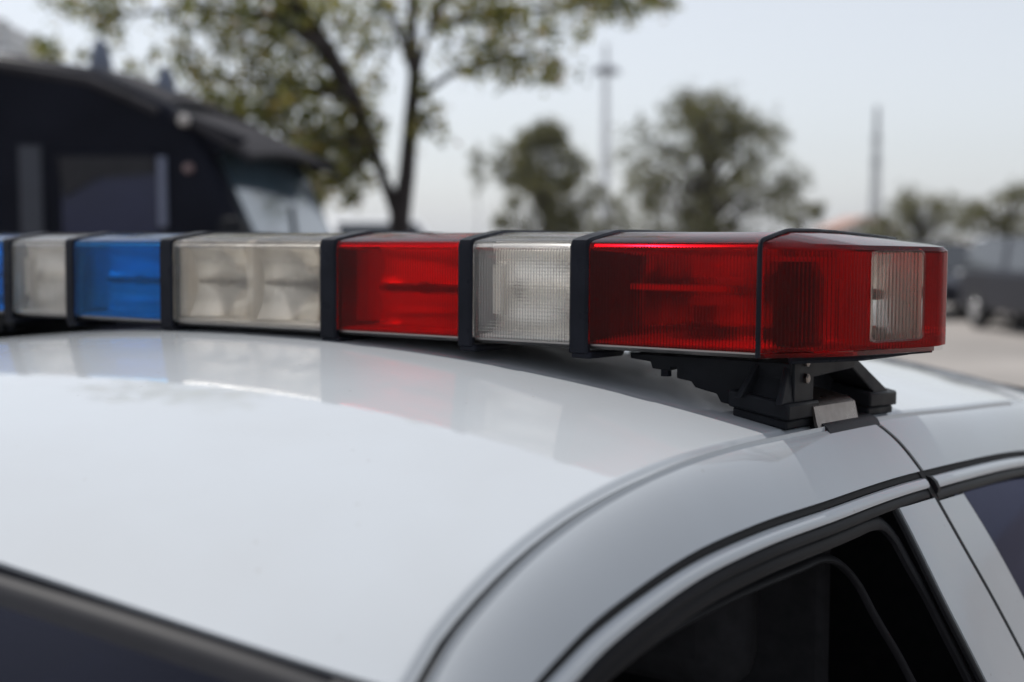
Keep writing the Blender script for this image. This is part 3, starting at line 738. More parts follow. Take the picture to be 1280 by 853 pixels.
    for q0, q1 in ((a0 - nr*.004, a0 - nr*.050), (a1 - nr*.004, a1 - nr*.050), (a0 - nr*.050, a1 - nr*.050)):
        dq = (q1 - q0)/np.linalg.norm(q1 - q0); nq = np.array([dq[1], -dq[0]])*.0008
        mbh.prism([(sx*(S[6] + .001 + p_[0]), p_[1]) for p_ in (q0 - nq, q1 - nq, q1 + nq, q0 + nq)], 'z', ZB + .003, ZT - .008)
    mbh.build('lamp_light_screen', CREAM, al)
    q = c1 - nr*.010; e = c1 + nr*.012
    MB().tube([(sx*(S[6] + q[0]), q[1], ZM), (sx*(S[6] + e[0]), e[1], ZM)], [.006, .004], 10).build('bulb', BULB, al, smooth=50)
    MB().box((sx*(S[6] + .040), .070, ZM - .010), (.004, .012, .050)).build('streak_plate', MIRROR, o, bevel=.001)  # bright plate added to give a light streak behind the ribs
    MB().lathe([(.020, 0), (.022, .004), (.022, .056), (.016, .070)], (sx*(S[6] + .002), .060, ZB + .002), (0, 0, 1), 18).build('streak_drum', PLASTIC, o, smooth=40)  # dark drum added to give a dark streak behind the ribs
    MB().lathe([(.020, 0), (.020, .012), (.008, .018), (.008, .05)], (sx*(S[6] + .035), .15, ZB + .002), (0, 0, 1), 16).build('rotator_base', BULB, o, smooth=40)
    # floor of the cap
    pl = [(sx*(S[6] + a_[0]*.985), a_[1]) for a_ in K[::8]] + [(sx*S[6], DEP)]
    MB().prism(pl, 'z', ZB - .0045, ZB - .0008).build('cap_floor', m, o)
    # rubber gasket over the joint
    g_ = section(-.0008); pts = [(sx*(S[6] + .0005), y, z) for y, z in [(g_[0][0], ZB - .004)] + g_[1:-1] + [(g_[-1][0], ZB - .004)]]
    MB().tube(pts, .0021, 8).build('gasket', BANDM, bar, smooth=60)
endcap(1, LENS_R, 'red'); endcap(-1, LENS_B, 'blue')

# mounting feet with hook clamps
for sx in (1, -1):
    zr = float(roof_z(.575, .07)); zr2 = float(roof_z(.575, .27))
    X = lambda a: sx*a
    mb = MB()
    def solid(verts8): mb.add([(X(a), b_ - .021, c_) for a, b_, c_ in verts8], [(3,2,1,0), (4,5,6,7), (0,1,5,4), (1,2,6,5), (2,3,7,6), (3,0,4,7)])
    zt_ = ZB - .0105
    # front leg: post with flared ribs
    solid([(.558, .048, zr + .020), (.600, .048, zr + .014), (.600, .100, zr + .014), (.558, .100, zr + .020), (.566, .070, zt_), (.594, .070, zt_), (.594, .098, zt_), (.566, .098, zt_)])
    solid([(.560, .030, zr + .022), (.566, .030, zr + .022), (.566, .055, zr + .022), (.560, .055, zr + .022), (.566, .060, zt_), (.570, .060, zt_), (.570, .075, zt_), (.566, .075, zt_)])
    solid([(.594, .034, zr + .018), (.600, .034, zr + .018), (.600, .055, zr + .018), (.594, .055, zr + .018), (.590, .062, zt_), (.595, .062, zt_), (.595, .075, zt_), (.590, .075, zt_)])
    # rear leg, slanting back
    solid([(.556, .262, zr2 + .018), (.602, .262, zr2 + .012), (.602, .300, zr2 + .012), (.556, .300, zr2 + .018), (.566, .172, zt_), (.596, .172, zt_), (.596, .198, zt_), (.566, .198, zt_)])
    # cross beam under the tray
    solid([(.560, .062, zt_ - .016), (.598, .062, zt_ - .016), (.598, .205, zt_ - .016), (.560, .205, zt_ - .016), (.560, .058, zt_), (.598, .058, zt_), (.598, .21, zt_), (.560, .21, zt_)])
    # web between the legs
    solid([(.562, .09, zr + .012), (.566, .09, zr + .012), (.566, .29, zr2 + .012), (.562, .29, zr2 + .012), (.562, .09, zt_ - .01), (.566, .09, zt_ - .01), (.566, .20, zt_ - .01), (.562, .20, zt_ - .01)])
    ft = mb.build('mounting_foot', PLASTIC, bar, bevel=.0015, smooth=35)
    def slope(y): return (float(roof_z(.60, y)) - float(roof_z(.55, y)))/.05
    for y0, y1 in ((.020, .086), (.213, .288)):
        mb = MB(); zr_ = lambda a, y: float(roof_z(min(a, .596), y)) - .001
        for (h0, h1, e) in ((0.0, .008, -.003), (.008, .022, .0)):
            mb.add([(X(a), b_, zr_(a, b_) + h) for h in (h0, h1) for a, b_ in ((.550 - e, y0 - e), (.604 + e, y0 - e), (.604 + e, y1 + e), (.550 - e, y1 + e))], [(3,2,1,0), (4,5,6,7), (0,1,5,4), (1,2,6,5), (2,3,7,6), (3,0,4,7)])
        mb.build('foot_pad', RUBBER if False else PLASTIC, ft, bevel=.002, smooth=35)
    # stepped bracket arm running inwards under the tray
    arm = [(.600, zt_), (.446, zt_ + .0005), (.446, zt_ - .004), (.466, zt_ - .006), (.468, zt_ - .012), (.486, zt_ - .013), (.486, zt_ - .010), (.492, zt_ - .010), (.492, zt_ - .019), (.506, zt_ - .021), (.510, zt_ - .026), (.530, zt_ - .030), (.534, zt_ - .037), (.565, zt_ - .042), (.600, zt_ - .044)]
    MB().prism([(X(a), b_) for a, b_ in arm], 'y', .040, .082).build('bracket_arm', PLASTIC, ft, bevel=.001, smooth=35)
    for bx_ in (.479, .499): MB().lathe([(.005, 0), (.005, .008), (.003, .012)], (X(bx_), .046, zt_ - .0185), (0, 0, 1), 8).build('bolt', BANDM, ft)
    for y_, z_ in ((.063, zr + .036), (.063, zr + .050)): MB().lathe([(.0045, 0), (.0045, .004), (.003, .005)], (X(.5985), y_, z_), (sx, 0, 0), 6).build('bolt', STEEL, ft)
    # steel strap and hook
    yy = np.linspace(.070, .168, 8); rows = []
    for y in yy:
        z0 = float(zg(y))
        prof = [(.568, z0 + .028), (.598, z0 + .022), (.6050, z0 + .0175), (.6080, z0 + .004), (.6095, z0 + .000)]
        rows.append([(X(a), y, c_) for a, c_ in prof] + [(X(a - .0022), y, c_ - .0016) for a, c_ in prof[::-1]])
    MB().loopgrid(rows).build('steel_strap', STEEL, ft, smooth=40)
    rows = []
    for y in np.linspace(.080, .205, 8):
        z0 = float(zg(y)); prof = [(.598, z0 + .004), (.6075, z0 + .0035), (.6135, z0 + .000), (.6165, z0 - .0055), (.610, z0 - .006), (.598, z0 - .004)]
        rows.append([(X(a), y, c_) for a, c_ in prof])
    MB().loopgrid(rows).build('gutter_hook', TRIMM, ft, smooth=40)
    # thin black rod below the end cap
    MB().tube([(X(.600), .03, ZB - .0075), (X(.640), .085, ZB - .0075), (X(.662), .135, ZB - .0065)], [.0030, .0024, .0010], 6).build('cap_rod', BANDM, bar)
    MB().tube([(X(.656), .122, ZB - .0066), (X(.674), .162, ZB - .006)], .0009, 6).build('cap_rod', BANDM, bar)

# ------------------------------------------------------------------ black van behind
VB = mat('black_van_paint', (.010, .011, .017), .55, spec=.03, coat=0.0, coat_rough=.2, noise=(4, .2), wear=(6, .28, .42))
VROOF = mat('van_roof_coating', (.030, .029, .034), .75, spec=.12, noise=(8, .25))
VWIN = mat('van_side_glass', (.013, .016, .046), .10, spec=.35, noise=(3, .2))
VWS = mat('van_windscreen_glass', (.065, .10, .13), .10, noise=(3, .2), coat=.4)  # blue base colour stands in for sky reflected in the windscreen
VFR = mat('grey_blue_frame', (.12, .135, .20), .4, noise=(8, .1))
BEAC = mat('blue_grey_beacon', (.11, .13, .18), .3, noise=(20, .1))
VLW = mat('dusty_lamp_glass', (.42, .39, .37), .3, noise=(30, .08)); VLP = mat('dusty_pink_lamp_glass', (.26, .18, .18), .3, noise=(30, .08))
VPIL = mat('dark_blue_pillar', (.020, .024, .038), .4, noise=(8, .1))
WHITEL = mat('pale_lamp_glass', (.75, .72, .68), .15, noise=(30, .05))
PINKL = mat('amber_lamp_glass', (.62, .36, .30), .2, noise=(30, .05))
hd = YAWR*math.cos(math.radians(4)) - YAWF*math.sin(math.radians(4))
vrot = math.atan2(hd[1], hd[0])
apx = at(262, 230, 5.45)
lat = np.array([-hd[1], hd[0], 0])
vo = apx + hd*.50 - (-.95)*lat; vo[2] = 0
van = thing('black_van', 'black high-roofed van with sun visor over its windscreen', 'van', vo, vrot)
prof = [(-5.2, .45), (-5.2, 2.30), (-5.1, 2.40), (-3.6, 2.44), (-2.2, 2.44), (-1.5, 2.41), (-1.0, 2.33), (-.72, 2.20), (-.55, 2.07), (-.26, 1.40), (.95, 1.30), (1.18, 1.18), (1.2, .45)]
MB().prism([(a, b_) for a, b_ in prof], 'y', -.95, .95).build('body', VB, van, bevel=.09, seg=4, smooth=40)
rp = [(-5.05, 2.412), (-3.6, 2.448), (-2.2, 2.448), (-1.5, 2.418), (-1.02, 2.338), (-.72, 2.206)]
MB().sheet([[(a, y, z + .028 - .05*abs(y/.9)**4) for y in np.linspace(-.90, .90, 15)] for a, z in rp], .02, (0, 0, 1)).build('roof_skin', VROOF, van, smooth=50)
MB().tube([(a, -.945, z - .065) for a, z in rp], .022, 8).build('roof_gutter', VROOF, van, smooth=60)
MB().tube([(a, .945, z - .065) for a, z in rp], .022, 8).build('roof_gutter', VROOF, van, smooth=60)
MB().sheet([[(-.64 + t*.33, y, 2.185 - .12*t - .05*(y/.95)**2 - .06*t*t) for t in np.linspace(0, 1, 8)] for y in np.linspace(-.97, .97, 13)], .03, (0, 0, 1)).build('sun_visor', VROOF, van, smooth=50)
for a in (-.93, .93): MB().prism([(-.60, 2.13), (-.33, 2.02), (-.48, 1.96)], 'y', a - .01, a + .01).build('visor_bracket', VB, van)
MB().sheet([[(-.530 + .245*t + .012, y, 2.005 - .55*t + .006) for t in np.linspace(0, 1, 5)] for y in np.linspace(-.80, .80, 9)], .01, (1, 0, 1)).build('windshield', VWS, van)
MB().tube([(-.27, -.3, 1.47), (-.40, .1, 1.76)], .01, 6).build('wiper', RUBBER, van)
def vwin(x0, x1, z0, z1, nm='side_window'):
    w = MB().prism([(x0, z0), (x1, z0), (x1, z1), (x0, z1)], 'y', -.962, -.951).build(nm, VWIN, van)
    for q in ([(x0, z0), (x1, z0)], [(x0, z1), (x1, z1)], [(x0, z0), (x0, z1)]):
        MB().tube([(q[0][0], -.96, q[0][1]), (q[1][0], -.96, q[1][1])], .016, 6).build('frame', VB, w)
    return w
w = vwin(-1.16, -.72, 1.42, 1.96)
MB().box((-.700, -.965, 1.80), (.035, .02, .30)).build('frame', VFR, w, bevel=.005)
MB().prism([(-1.15, 1.95), (-.73, 1.95), (-.73, 1.88), (-.98, 1.86), (-1.13, 1.78)], 'y', -.975, -.964).build('cab_visor_shape', CABIN, w)  # dark shape on the glass, standing for the sun visor inside the cab
MB().box((-1.28, -.956, 1.70), (.10, .012, .60)).build('door_pillar', VPIL, van, bevel=.004)
vwin(-2.35, -1.55, 1.42, 1.90); vwin(-3.6, -2.75, 1.42, 1.90)
dr = MB().box((-.87, -.956, 1.08), (.86, .008, .62)).build('door', VB, van, bevel=.003)
MB().box((-1.2, -.975, 1.25), (.14, .025, .03)).build('door_handle', PLASTIC, dr)
def vlamp(x, z, r, m, y=-.965):
    MB().lathe([(r, 0), (r, .02), (r*.7, .04), (r*.1, .045)], (x, y + .01, z), (0, -1, 0), 14).build('marker_lamp', m, van, smooth=50)
vlamp(-.60, 2.10, .026, VLW); vlamp(-.585, 1.90, .020, VLP); vlamp(-1.52, 1.70, .018, VLW)
for x, y in ((-1.10, -.60), (-.87, -.40)):
    s_ = MB().lathe([(.02, 0), (.02, .02), (.045, .03), (.052, .11), (.035, .19), (.008, .23)], (x, y, 2.275 + (.0 if x < -.9 else -.10)), (0, 0, 1), 16).build('roof_beacon', BEAC, van, smooth=40)
    MB().lathe([(.05, 0), (.05, .05)], (x, y, 2.240 + (.0 if x < -.9 else -.10)), (0, 0, 1), 12).build('base', PLASTIC, s_)
for x in (.45, -4.1):
    for y in (-.86, .86):
        wh = MB().lathe([(.12, -.12), (.34, -.13), (.39, -.10), (.40, 0), (.39, .10), (.34, .13), (.12, .12)], (x, y, .40), (0, 1, 0), 24).build('tyre', TYRE, van, smooth=40)
        MB().lathe([(.03, -.14), (.2, -.135), (.23, -.1), (.23, .1), (.2, .135), (.03, .14)], (x, y, .40), (0, 1, 0), 20).build('rim', CHROME, wh, smooth=40)
MB().box((1.24, 0, .62), (.16, 1.9, .24)).build('bumper', PLASTIC, van, bevel=.03)
MB().box((1.205, 0, .98), (.04, 1.0, .26)).build('grille', PLASTIC, van, bevel=.01)
for y in (-.72, .72): MB().box((1.19, y, .98), (.06, .24, .2)).build('headlight', WHITEL, van, bevel=.02)
MB().box((-.35, -1.10, 1.55), (.10, .16, .28)).build('side_mirror', PLASTIC, van, bevel=.03)

# ------------------------------------------------------------------ trees
BARK = mat('dark_bark', (.030, .023, .022), .9, noise=(14, .35), bump=(30, .6))
LEAF1 = leaf_mat('leaves_yellow_green', [(0, (.045, .065, .022)), (.3, (.11, .13, .030)), (.6, (.25, .25, .050)), (.88, (.38, .32, .08)), (1, (.26, .13, .06))], .55)
LEAF2 = leaf_mat('leaves_dull_green', [(0, (.036, .042, .019)), (.5, (.098, .100, .033)), (1, (.23, .205, .068))], .5)
def leaves(mb, c, rad, n, size, rng, hollow=.25, per=14, spread=.9):
    """leaves set along short random twigs that fill an ellipsoid"""
    c = np.array(c, float); rad = np.array(rad, float); rm = float(np.mean(rad))
    g = lambda: np.array([rng.gauss(0, 1) for _ in range(3)])
    for _ in range(max(1, n//per)):
        while True:
            q = np.array([rng.uniform(-1, 1) for _ in range(3)]); r = np.linalg.norm(q)
            if hollow < r < 1: break
        p0 = c + q*rad; dr = q*.7 + g()*.5; dr /= np.linalg.norm(dr); Lt = min(rm*1.1, size*6)*rng.uniform(.5, 1.1)
        for _k in range(int(per*rng.uniform(.5, 1.5))):
            p_ = p0 + dr*Lt*rng.uniform(-.5, .6) + g()*size*.55*spread; s_ = size*rng.uniform(.55, 1.25)
            a = g(); a /= np.linalg.norm(a); b_ = np.cross(a, g()); b_ /= np.linalg.norm(b_) + 1e-9; nn = np.cross(a, b_)
            mb.add([p_ - a*s_*.5, p_ + b_*s_*.28 + nn*s_*.05 - a*s_*.08, p_ + a*s_*.5 - nn*s_*.08, p_ - b_*s_*.28 + nn*s_*.05 - a*s_*.08], [(0, 1, 2, 3)])

def big_tree():
    rng = random.Random(11); D = 9.0
    base = at(497, 297, D); base[2] = 0
    t = thing('broadleaf_tree', 'forked tree with dark trunk and yellow-green leaves behind the van', 'tree', base)
    L = lambda px, py, d=D: at(px, py, d) - base
    mb = MB()
    mb.tube([(0, 0, 0), (.01, .0, .8), L(500, 270), L(508, 220), L(513, 160), L(519, 95)], [.12, .10, .075, .062, .055, .050], 10)
    mb.tube([L(500, 275), L(480, 225), L(462, 175, 8.9), L(440, 120, 8.8), L(408, 62, 8.7), L(372, 10, 8.6), L(330, -60, 8.5)], [.06, .040, .050, .062, .065, .06, .045], 9)
    br = [([(519, 95), (516, 40), (512, -40), (505, -120)], 9, .05), ([(519, 95), (540, 30), (570, -40), (620, -100)], 9.1, .045), ([(513, 130), (560, 95), (620, 70), (690, 65)], 9.2, .03),
          ([(519, 95), (500, 40), (470, -10), (440, -70)], 8.9, .04), ([(440, 120), (380, 110), (310, 100), (240, 90)], 8.6, .035), ([(408, 62), (340, 20), (250, 10), (140, 20)], 8.5, .04),
          ([(462, 175), (420, 180), (370, 170), (320, 150)], 8.7, .03), ([(540, 30), (620, 20), (720, 5), (830, 5)], 9.3, .03), ([(470, 190), (440, 215), (415, 225)], 8.8, .025),
          ([(372, 10), (300, -20), (200, -30), (90, -20)], 8.5, .04), ([(513, 150), (535, 150), (548, 175)], 9, .015)]
    for pts, d, r in br:
        n = len(pts); mb.tube([L(a, b_, d + .12*k*rng.uniform(-1, 1)) for k, (a, b_) in enumerate(pts)], [r*(1 - .75*k/(n-1)) for k in range(n)], 7)
    mb.build('trunk', BARK, t, smooth=50)
    cl = [(345, 165, 8.7, 95, 55, 760), (300, 115, 8.5, 70, 45, 420), (400, 120, 8.7, 50, 60, 420), (420, 195, 8.8, 45, 38, 540), (450, 165, 8.9, 26, 34, 220), (395, 225, 9.0, 40, 24, 260), (330, 205, 8.8, 60, 30, 260), (455, 110, 9, 30, 45, 120), (330, 45, 8.4, 75, 40, 420), (380, 15, 8.6, 60, 30, 300), (270, 15, 8.5, 45, 35, 190),
          (590, 5, 9.2, 60, 26, 330), (630, 30, 9.3, 55, 22, 150), (615, 80, 9.2, 40, 26, 190), (675, 90, 9.2, 32, 20, 120), (650, 60, 9.3, 70, 40, 130), (720, 20, 9.4, 50, 25, 120), (800, 5, 9.4, 35, 18, 170), (740, 0, 9.4, 40, 18, 90), (700, -10, 9.3, 60, 20, 150),
          (540, 140, 9, 18, 45, 90), (500, 30, 9, 70, 50, 160), (470, 20, 9, 50, 40, 160), (118, 30, 8.6, 30, 40, 110), (110, 5, 8.6, 55, 18, 120), (190, 50, 8.5, 60, 40, 90), (200, 10, 8.5, 60, 25, 110), (60, 60, 8.8, 26, 12, 60), (150, 85, 8.6, 20, 20, 30), (210, 110, 8.7, 40, 25, 70), (445, 230, 8.9, 16, 22, 40), (255, 150, 8.8, 45, 30, 200), (440, 245, 8.9, 10, 8, 25)]
    lf = MB()
    for a, b_, d, rx, ry, n in cl:
        s_ = d/1600.0; leaves(lf, L(a, b_, d + rng.uniform(-.3, .3)), (rx*s_*1.12, rx*s_*1.15, ry*s_*1.12), int(n*1.85), .068, rng)
    for _ in range(26):      # upper crown above the frame
        a, b_ = rng.uniform(60, 800), rng.uniform(-260, -60); leaves(lf, L(a, b_, 9 + rng.uniform(-1, 1)), (.45, .5, .32), 130, .085, rng)
    lf.build('crown', LEAF1, t)
big_tree()

def small_tree(name, label, px, top, half, d, seed, leafm, n_cl=26, n_lf=130, size=.14, low=260, group=None):
    rng = random.Random(seed); base = at(px, 297, d); base[2] = 0
    t = thing(name, label, 'tree', base, 0, group); s_ = d/1600.0
    H = EYE + (297 - top)*s_; hw = half*s_; zl = max(.4, EYE + (297 - low)*s_*1.0 - .3)
    cz_, rz_ = (H + zl)/2, (H - zl)/2
    mb = MB(); mb.tube([(0, 0, 0), (.05*hw, 0, zl), (0, .05*hw, cz_), (.03*hw, 0, H - .25*rz_)], [min(.0225*H, .07*hw), min(.018*H, .055*hw), min(.01*H, .035*hw), .01], 8); lf = MB()
    for k in range(n_cl):
        th = rng.uniform(0, 2*math.pi); v = rng.uniform(-1, 1); w = math.sqrt(max(0, 1 - abs(v)**3.2))*math.sqrt(rng.uniform(.05, 1.1))*(1.0 if v < .2 else 1 - .35*(v - .2))
        c = np.array([math.cos(th)*w*hw, math.sin(th)*w*hw, cz_ + v*rz_*.92])
        rr = hw*rng.uniform(.14, .36); leaves(lf, c, (rr, rr, rr*.75), int(n_lf*rng.uniform(.6, 1.3)), size, rng, .1)
        mb.tube([(0, 0, max(zl*.8, c[2] - .6*hw)), tuple(c*np.array([.5, .5, 1]) - np.array([0, 0, .15*hw])), tuple(c)], [.018*hw + .01, .014*hw, .006*hw], 5)
    mb.build('trunk', BARK, t, smooth=50); lf.build('crown', leafm, t)
small_tree('small_tree', 'rounded small tree beyond the short clear lens', 680, 158, 66, 40, 3, LEAF2, 95, 165, .15, 345)
small_tree('small_tree', 'tall wide tree right of the lamp mast', 882, 116, 104, 45, 5, LEAF2, 125, 165, .16, 345)
small_tree('small_tree', 'low bushy tree under the lattice tower', 1150, 242, 66, 62, 8, LEAF2, 60, 110, .18, 330)
small_tree('small_tree', 'bushy tree at the right edge above the parked cars', 1262, 232, 60, 58, 9, LEAF2, 56, 110, .18, 330)
small_tree('small_tree', 'little round tree between the tall tree and the lattice tower', 1003, 246, 26, 60, 10, LEAF2, 12, 90, .2, 285)
small_tree('small_tree', 'thin sapling left of the rounded small tree', 597, 168, 10, 35, 12, LEAF2, 8, 50, .13, 230)
small_tree('small_tree', 'low far tree between the rounded small tree and the tall wide tree', 760, 244, 50, 70, 13, LEAF2, 34, 90, .2, 330)

# ------------------------------------------------------------------ masts and far buildings
GALV = mat('galvanised_steel', (.66, .68, .71), .5, metal=.3, noise=(3, .1))
TOWERM = mat('tower_steel', (.20, .21, .24), .6, metal=.2, noise=(2, .2))
b0 = at(756, 297, 110); b0[2] = 0
t = thing('lamp_mast', 'tall pale lamp mast with a ring of floodlights', 'lamp post', b0)
MB().tube([(0, 0, 0), (0, 0, 10), (0, 0, 18.0)], [.44, .36, .22], 12).build('pole', GALV, t, smooth=50)
hb = MB().lathe([(.2, -.2), (1.0, -.15), (1.0, .15), (.25, .35)], (0, 0, 15.8), (0, 0, 1), 16).build('head_ring', TOWERM, t, smooth=40)
for k in range(8):
    w = 2*math.pi*k/8; MB().box((1.05*math.cos(w), 1.05*math.sin(w), 15.6), (.36, .26, .3), w).build('floodlight', TOWERM, hb)
b0 = at(1093, 297, 140); b0[2] = 0
t = thing('lattice_tower', 'hazy steel lattice tower beyond the low bushy tree', 'tower', b0)
Ht = EYE + (297 - 135)*140/1600
hw = lambda z: .50 - .36*z/Ht
mb = MB()
for a, b_ in ((1, 1), (1, -1), (-1, 1), (-1, -1)): MB().tube([(a*hw(0), b_*hw(0), 0), (a*hw(Ht), b_*hw(Ht), Ht)], [.075, .045], 6).build('leg', TOWERM, t)
mb = MB(); nb = 12
for k in range(nb):
    z0, z1 = Ht*k/nb, Ht*(k+1)/nb
    for (a, b_), (c, e) in (((1, 1), (1, -1)), ((1, -1), (-1, -1)), ((-1, -1), (-1, 1)), ((-1, 1), (1, 1))):
        mb.tube([(a*hw(z0), b_*hw(z0), z0), (c*hw(z1), e*hw(z1), z1)], .032, 5); mb.tube([(c*hw(z0), e*hw(z0), z0), (a*hw(z1), b_*hw(z1), z1)], .032, 5)
        mb.tube([(a*hw(z1), b_*hw(z1), z1), (c*hw(z1), e*hw(z1), z1)], .032, 5)
mb.build('bracing', TOWERM, t)['kind'] = 'stuff'
for z, w in ((Ht*.62, 1.1), (Ht*.78, .9)): MB().box((0, 0, z), (w, w, .25)).build('antenna_platform', TOWERM, t)
WALLP = mat('pale_render', (.62, .62, .61), .85, noise=(1.5, .06)); ROOFB = mat('brown_tiles', (.14, .085, .07), .8, noise=(2, .2)); ROOFG = mat('grey_roof_sheet', (.34, .35, .36), .6, noise=(1, .1)); ROOFR = mat('red_roof_tiles', (.34, .21, .17), .8, noise=(1, .15))
def house(name, label, px, d, w, dep, eave, ridge, roofm, fascia, nwin=3):
    b0 = at(px, 297, d); b0[2] = 0
    t = thing(name, label, 'building', b0, math.atan2(YAWR[1], YAWR[0]))
    MB().prism([(-w/2, 0), (w/2, 0), (w/2, eave), (0, ridge), (-w/2, eave)], 'y', 0, dep).build('wall', WALLP, t)
    o = MB()
    for s_ in (-1, 1):
        o.prism([(0, ridge + .05), (s_*(w/2 + .5), eave - .25), (s_*(w/2 + .5), eave - .02), (0, ridge + .30)], 'y', -.5, dep + .5)
    ro = o.build('roof', roofm, t)
    for s_ in (-1, 1): MB().box((s_*(w/2 + .35), dep/2, eave - .18), (.5, dep + 1.2, .35)).build('gutter_board', fascia, ro)
    for k in range(nwin):
        x = (k - (nwin-1)/2)*w/(nwin + .3)
        f = MB().box((x, -.03, eave*.55), (1.3, .10, 1.5)).build('window', WALLP, t); MB().box((x, -.09, eave*.55), (1.1, .04, 1.3)).build('pane', VWIN, f)
house('house', 'far low house with dull red roof near the lattice tower', 1082, 95, 4.0, 6, 2.2, 2.9, ROOFR, ROOFB, 2)

CANVAS = leaf_mat('white_canvas', [(0, (.78, .79, .80)), (1, (.80, .81, .82))], .5)
HEM = mat('grey_canvas_hem', (.30, .31, .33), .8, noise=(6, .1))
b0 = at(-62, 297, 15); b0[2] = 0
t = thing('canopy_tent', 'white canopy tent with grey hems behind the black van', 'tent', b0, math.atan2(YAWR[1], YAWR[0]) + .06)
ev, pk, hw_ = EYE + (297 - 50)*15/1600, EYE + (297 + 16)*15/1600, 1.05
C4 = [(-hw_, -hw_), (hw_, -hw_), (hw_, hw_), (-hw_, hw_)]
for k in range(4):
    a, b_ = C4[k], C4[(k+1) % 4]
    MB().sheet([[tuple(np.array([a[0]*(1-u) + b_[0]*u, a[1]*(1-u) + b_[1]*u, ev])*(1-v) + np.array([0, 0, pk])*v - np.array([0, 0, .10*math.sin(math.pi*v)])) for v in np.linspace(0, .98, 8)] for u in np.linspace(0, 1, 9)], .004, (0, 0, 1)).build('roof_panel', CANVAS, t, smooth=50)
    MB().sheet([[(a[0]*(1-u) + b_[0]*u, a[1]*(1-u) + b_[1]*u, ev - .02 - v) for v in (0, .12, .25)] for u in np.linspace(0, 1, 9)], .004, (a[0] + b_[0], a[1] + b_[1], 0)).build('valance', CANVAS, t)
    MB().tube([(a[0]*(1-v), a[1]*(1-v), ev + (pk - ev)*v - .08*math.sin(math.pi*v)) for v in np.linspace(0, .98, 8)], .030, 6).build('hem', HEM, t)
    MB().tube([(a[0], a[1], ev - .26), (b_[0], b_[1], ev - .26)], .020, 6).build('hem', HEM, t)
    MB().tube([(a[0]*.97, a[1]*.97, 0), (a[0]*.97, a[1]*.97, ev)], .03, 8).build('pole', GALV, t)

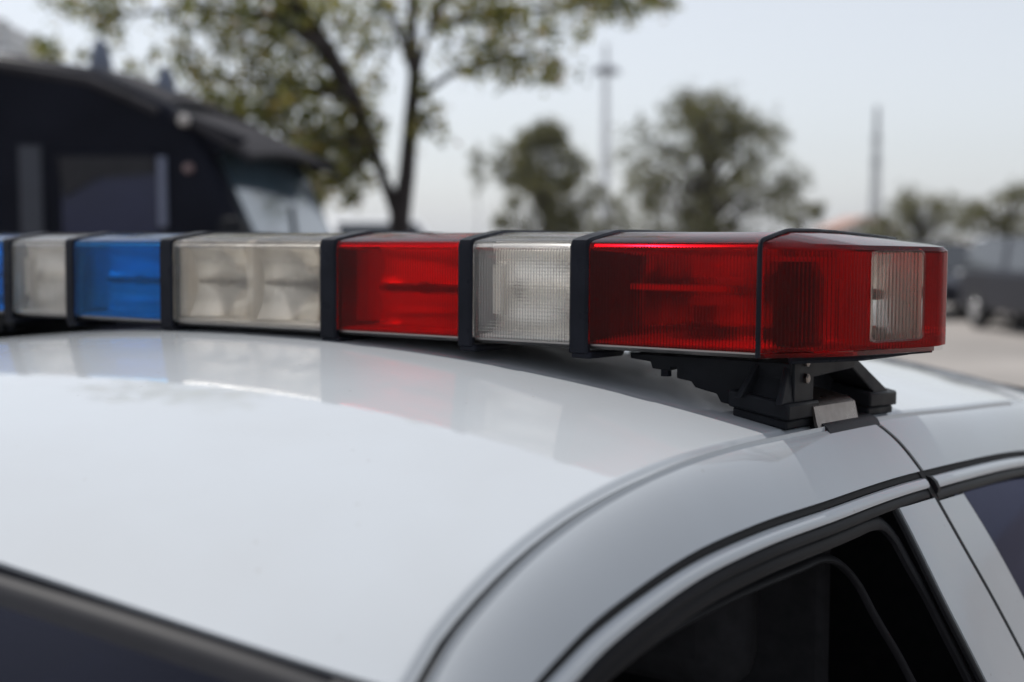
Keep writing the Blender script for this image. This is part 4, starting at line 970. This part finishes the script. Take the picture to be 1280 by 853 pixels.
# ------------------------------------------------------------------ parked vehicles
def parked(name, label, loc, rz, paint, h=1.46, length=4.6, suv=False, cat='car'):
    t = thing(name, label, cat, loc, rz)
    L2 = length/2; W = .90; hb_ = .92 if not suv else 1.05
    low = [(-L2, .35), (-L2 + .05, hb_ - .08), (-L2 + .5, hb_), (L2 - 1.1, hb_ - .02), (L2 - .15, hb_ - .22), (L2, hb_ - .42), (L2, .32)]
    MB().prism(low, 'y', -W, W).build('body', paint, t, bevel=.07, seg=3, smooth=40)
    r0 = -L2 + (.15 if suv else .65)
    def sec(x, z, w): return [(x, -w, z), (x, w, z)]
    pts = [(r0, hb_ - .03), (r0 + .45, h), (L2 - 2.2, h), (L2 - 1.3, hb_ - .04)]
    w_ = [.86, .66, .66, .86]
    vs_ = [(x, -w, z) for (x, z), w in zip(pts, w_)] + [(x, w, z) for (x, z), w in zip(pts, w_)]
    cab = MB().add(vs_, [(0, 1, 2, 3), (7, 6, 5, 4), (0, 4, 5, 1), (1, 5, 6, 2), (2, 6, 7, 3), (3, 7, 4, 0)]).build('cabin', paint, t, bevel=.05, seg=3, smooth=40)
    def lerp(a, b_, k): return tuple(np.array(a) + (np.array(b_) - np.array(a))*k)
    def pane(q, nm):
        c = np.mean(np.array(q), axis=0); nr = np.cross(np.array(q[1]) - np.array(q[0]), np.array(q[3]) - np.array(q[0])); nr = nr/np.linalg.norm(nr)
        if nr @ (c - np.array([0, 0, 1.0])) < 0: nr = -nr
        a = [c + (np.array(p_) - c)*.86 + nr*.012 for p_ in q]; b2 = [p_ - nr*.008 for p_ in a]
        MB().add(a + b2, [(0, 1, 2, 3), (7, 6, 5, 4), (0, 4, 5, 1), (1, 5, 6, 2), (2, 6, 7, 3), (3, 7, 4, 0)]).build(nm, PGL, cab)
    A = [vs_[k] for k in range(4)]; B = [vs_[k + 4] for k in range(4)]
    pane([A[2], B[2], B[3], A[3]], 'windshield'); pane([A[1], B[1], B[0], A[0]], 'rear_window')
    for Q in (A, B):
        m1 = lerp(Q[1], Q[2], .52); m0 = lerp(Q[0], Q[3], .52)
        pane([Q[1], m1, m0, Q[0]], 'side_window'); pane([m1, Q[2], Q[3], m0], 'side_window')
    for x in (-L2 + .85, L2 - .85):
        for y in (-.80, .80):
            wh = MB().lathe([(.1, -.1), (.29, -.11), (.32, -.08), (.33, 0), (.32, .08), (.29, .11), (.1, .1)], (x, y*1.02, .33), (0, 1, 0), 20).build('tyre', TYRE, t, smooth=40)
            MB().lathe([(.02, -.118), (.18, -.113), (.2, -.08), (.2, .08), (.18, .113), (.02, .118)], (x, y*1.02, .33), (0, 1, 0), 16).build('rim', CHROME, wh, smooth=40)
    for y in (-.64, .64):
        MB().box((L2 - .01, y, hb_ - .33), (.10, .34, .17)).build('headlight', WHITEL, t, bevel=.03)
        MB().box((-L2 + .02, y, hb_ - .25), (.06, .3, .16)).build('tail_light', PINKL, t, bevel=.02)
        MB().box((L2 - 1.45, y*1.52, hb_ + .06), (.1, .16, .12)).build('side_mirror', paint, t, bevel=.02)
    gr = MB().box((L2 + .01, 0, hb_ - .37), (.05, .78, .16)).build('grille', PLASTIC, t)
    MB().box((L2 + .03, 0, .42), (.14, 1.7, .2)).build('bumper', PLASTIC if suv else paint, t, bevel=.04)
    return t
PGL = mat('dark_car_glass', (.02, .024, .03), .05, noise=(3, .1), coat=.5)
DARKP = mat('dark_blue_paint', (.010, .011, .019), .35, spec=.15, coat=.12, noise=(2, .1)); SILV = mat('silver_paint', (.50, .52, .54), .35, metal=.3, coat=.6, noise=(2, .05)); WHP = mat('white_parked_paint', (.68, .69, .70), .4, coat=.6, noise=(2, .04))
toward = math.atan2(-YAWF[1], -YAWF[0])
def gp(px, d):
    q = at(px, 297, d); q[2] = 0; return q
parked('parked_car', 'tall dark blue parked car cut off by the right edge', gp(1338, 21), toward + .04, DARKP, 1.62, 4.9, True)
parked('parked_car', 'low dark parked car partly hidden behind the red end cap', gp(1168, 27), toward - .12, DARKP, 1.5, 4.5)
parked('parked_car', 'white parked car between the two dark vehicles', gp(1290, 24.5), toward + .03, WHP, 1.62, 4.4)
parked('parked_van', 'white van parked beyond the forked tree trunk', gp(462, 17), toward + .5, WHP, 1.85, 4.8, True, 'van')

# ------------------------------------------------------------------ thin even haze
HZ = bpy.data.materials.new('thin_haze'); HZ.use_nodes = True; nt = HZ.node_tree; nt.nodes.remove(nt.nodes['Principled BSDF'])
pv = nt.nodes.new('ShaderNodeVolumePrincipled'); pv.inputs['Color'].default_value = (.93, .95, .98, 1); pv.inputs['Density'].default_value = .0003; pv.inputs['Anisotropy'].default_value = .2
nt.links.new(pv.outputs[0], nt.nodes['Material Output'].inputs['Volume'])
hz = MB().box((0, 0, 12.5), (3100, 3100, 27)).build('haze', HZ); hz['kind'] = 'stuff'
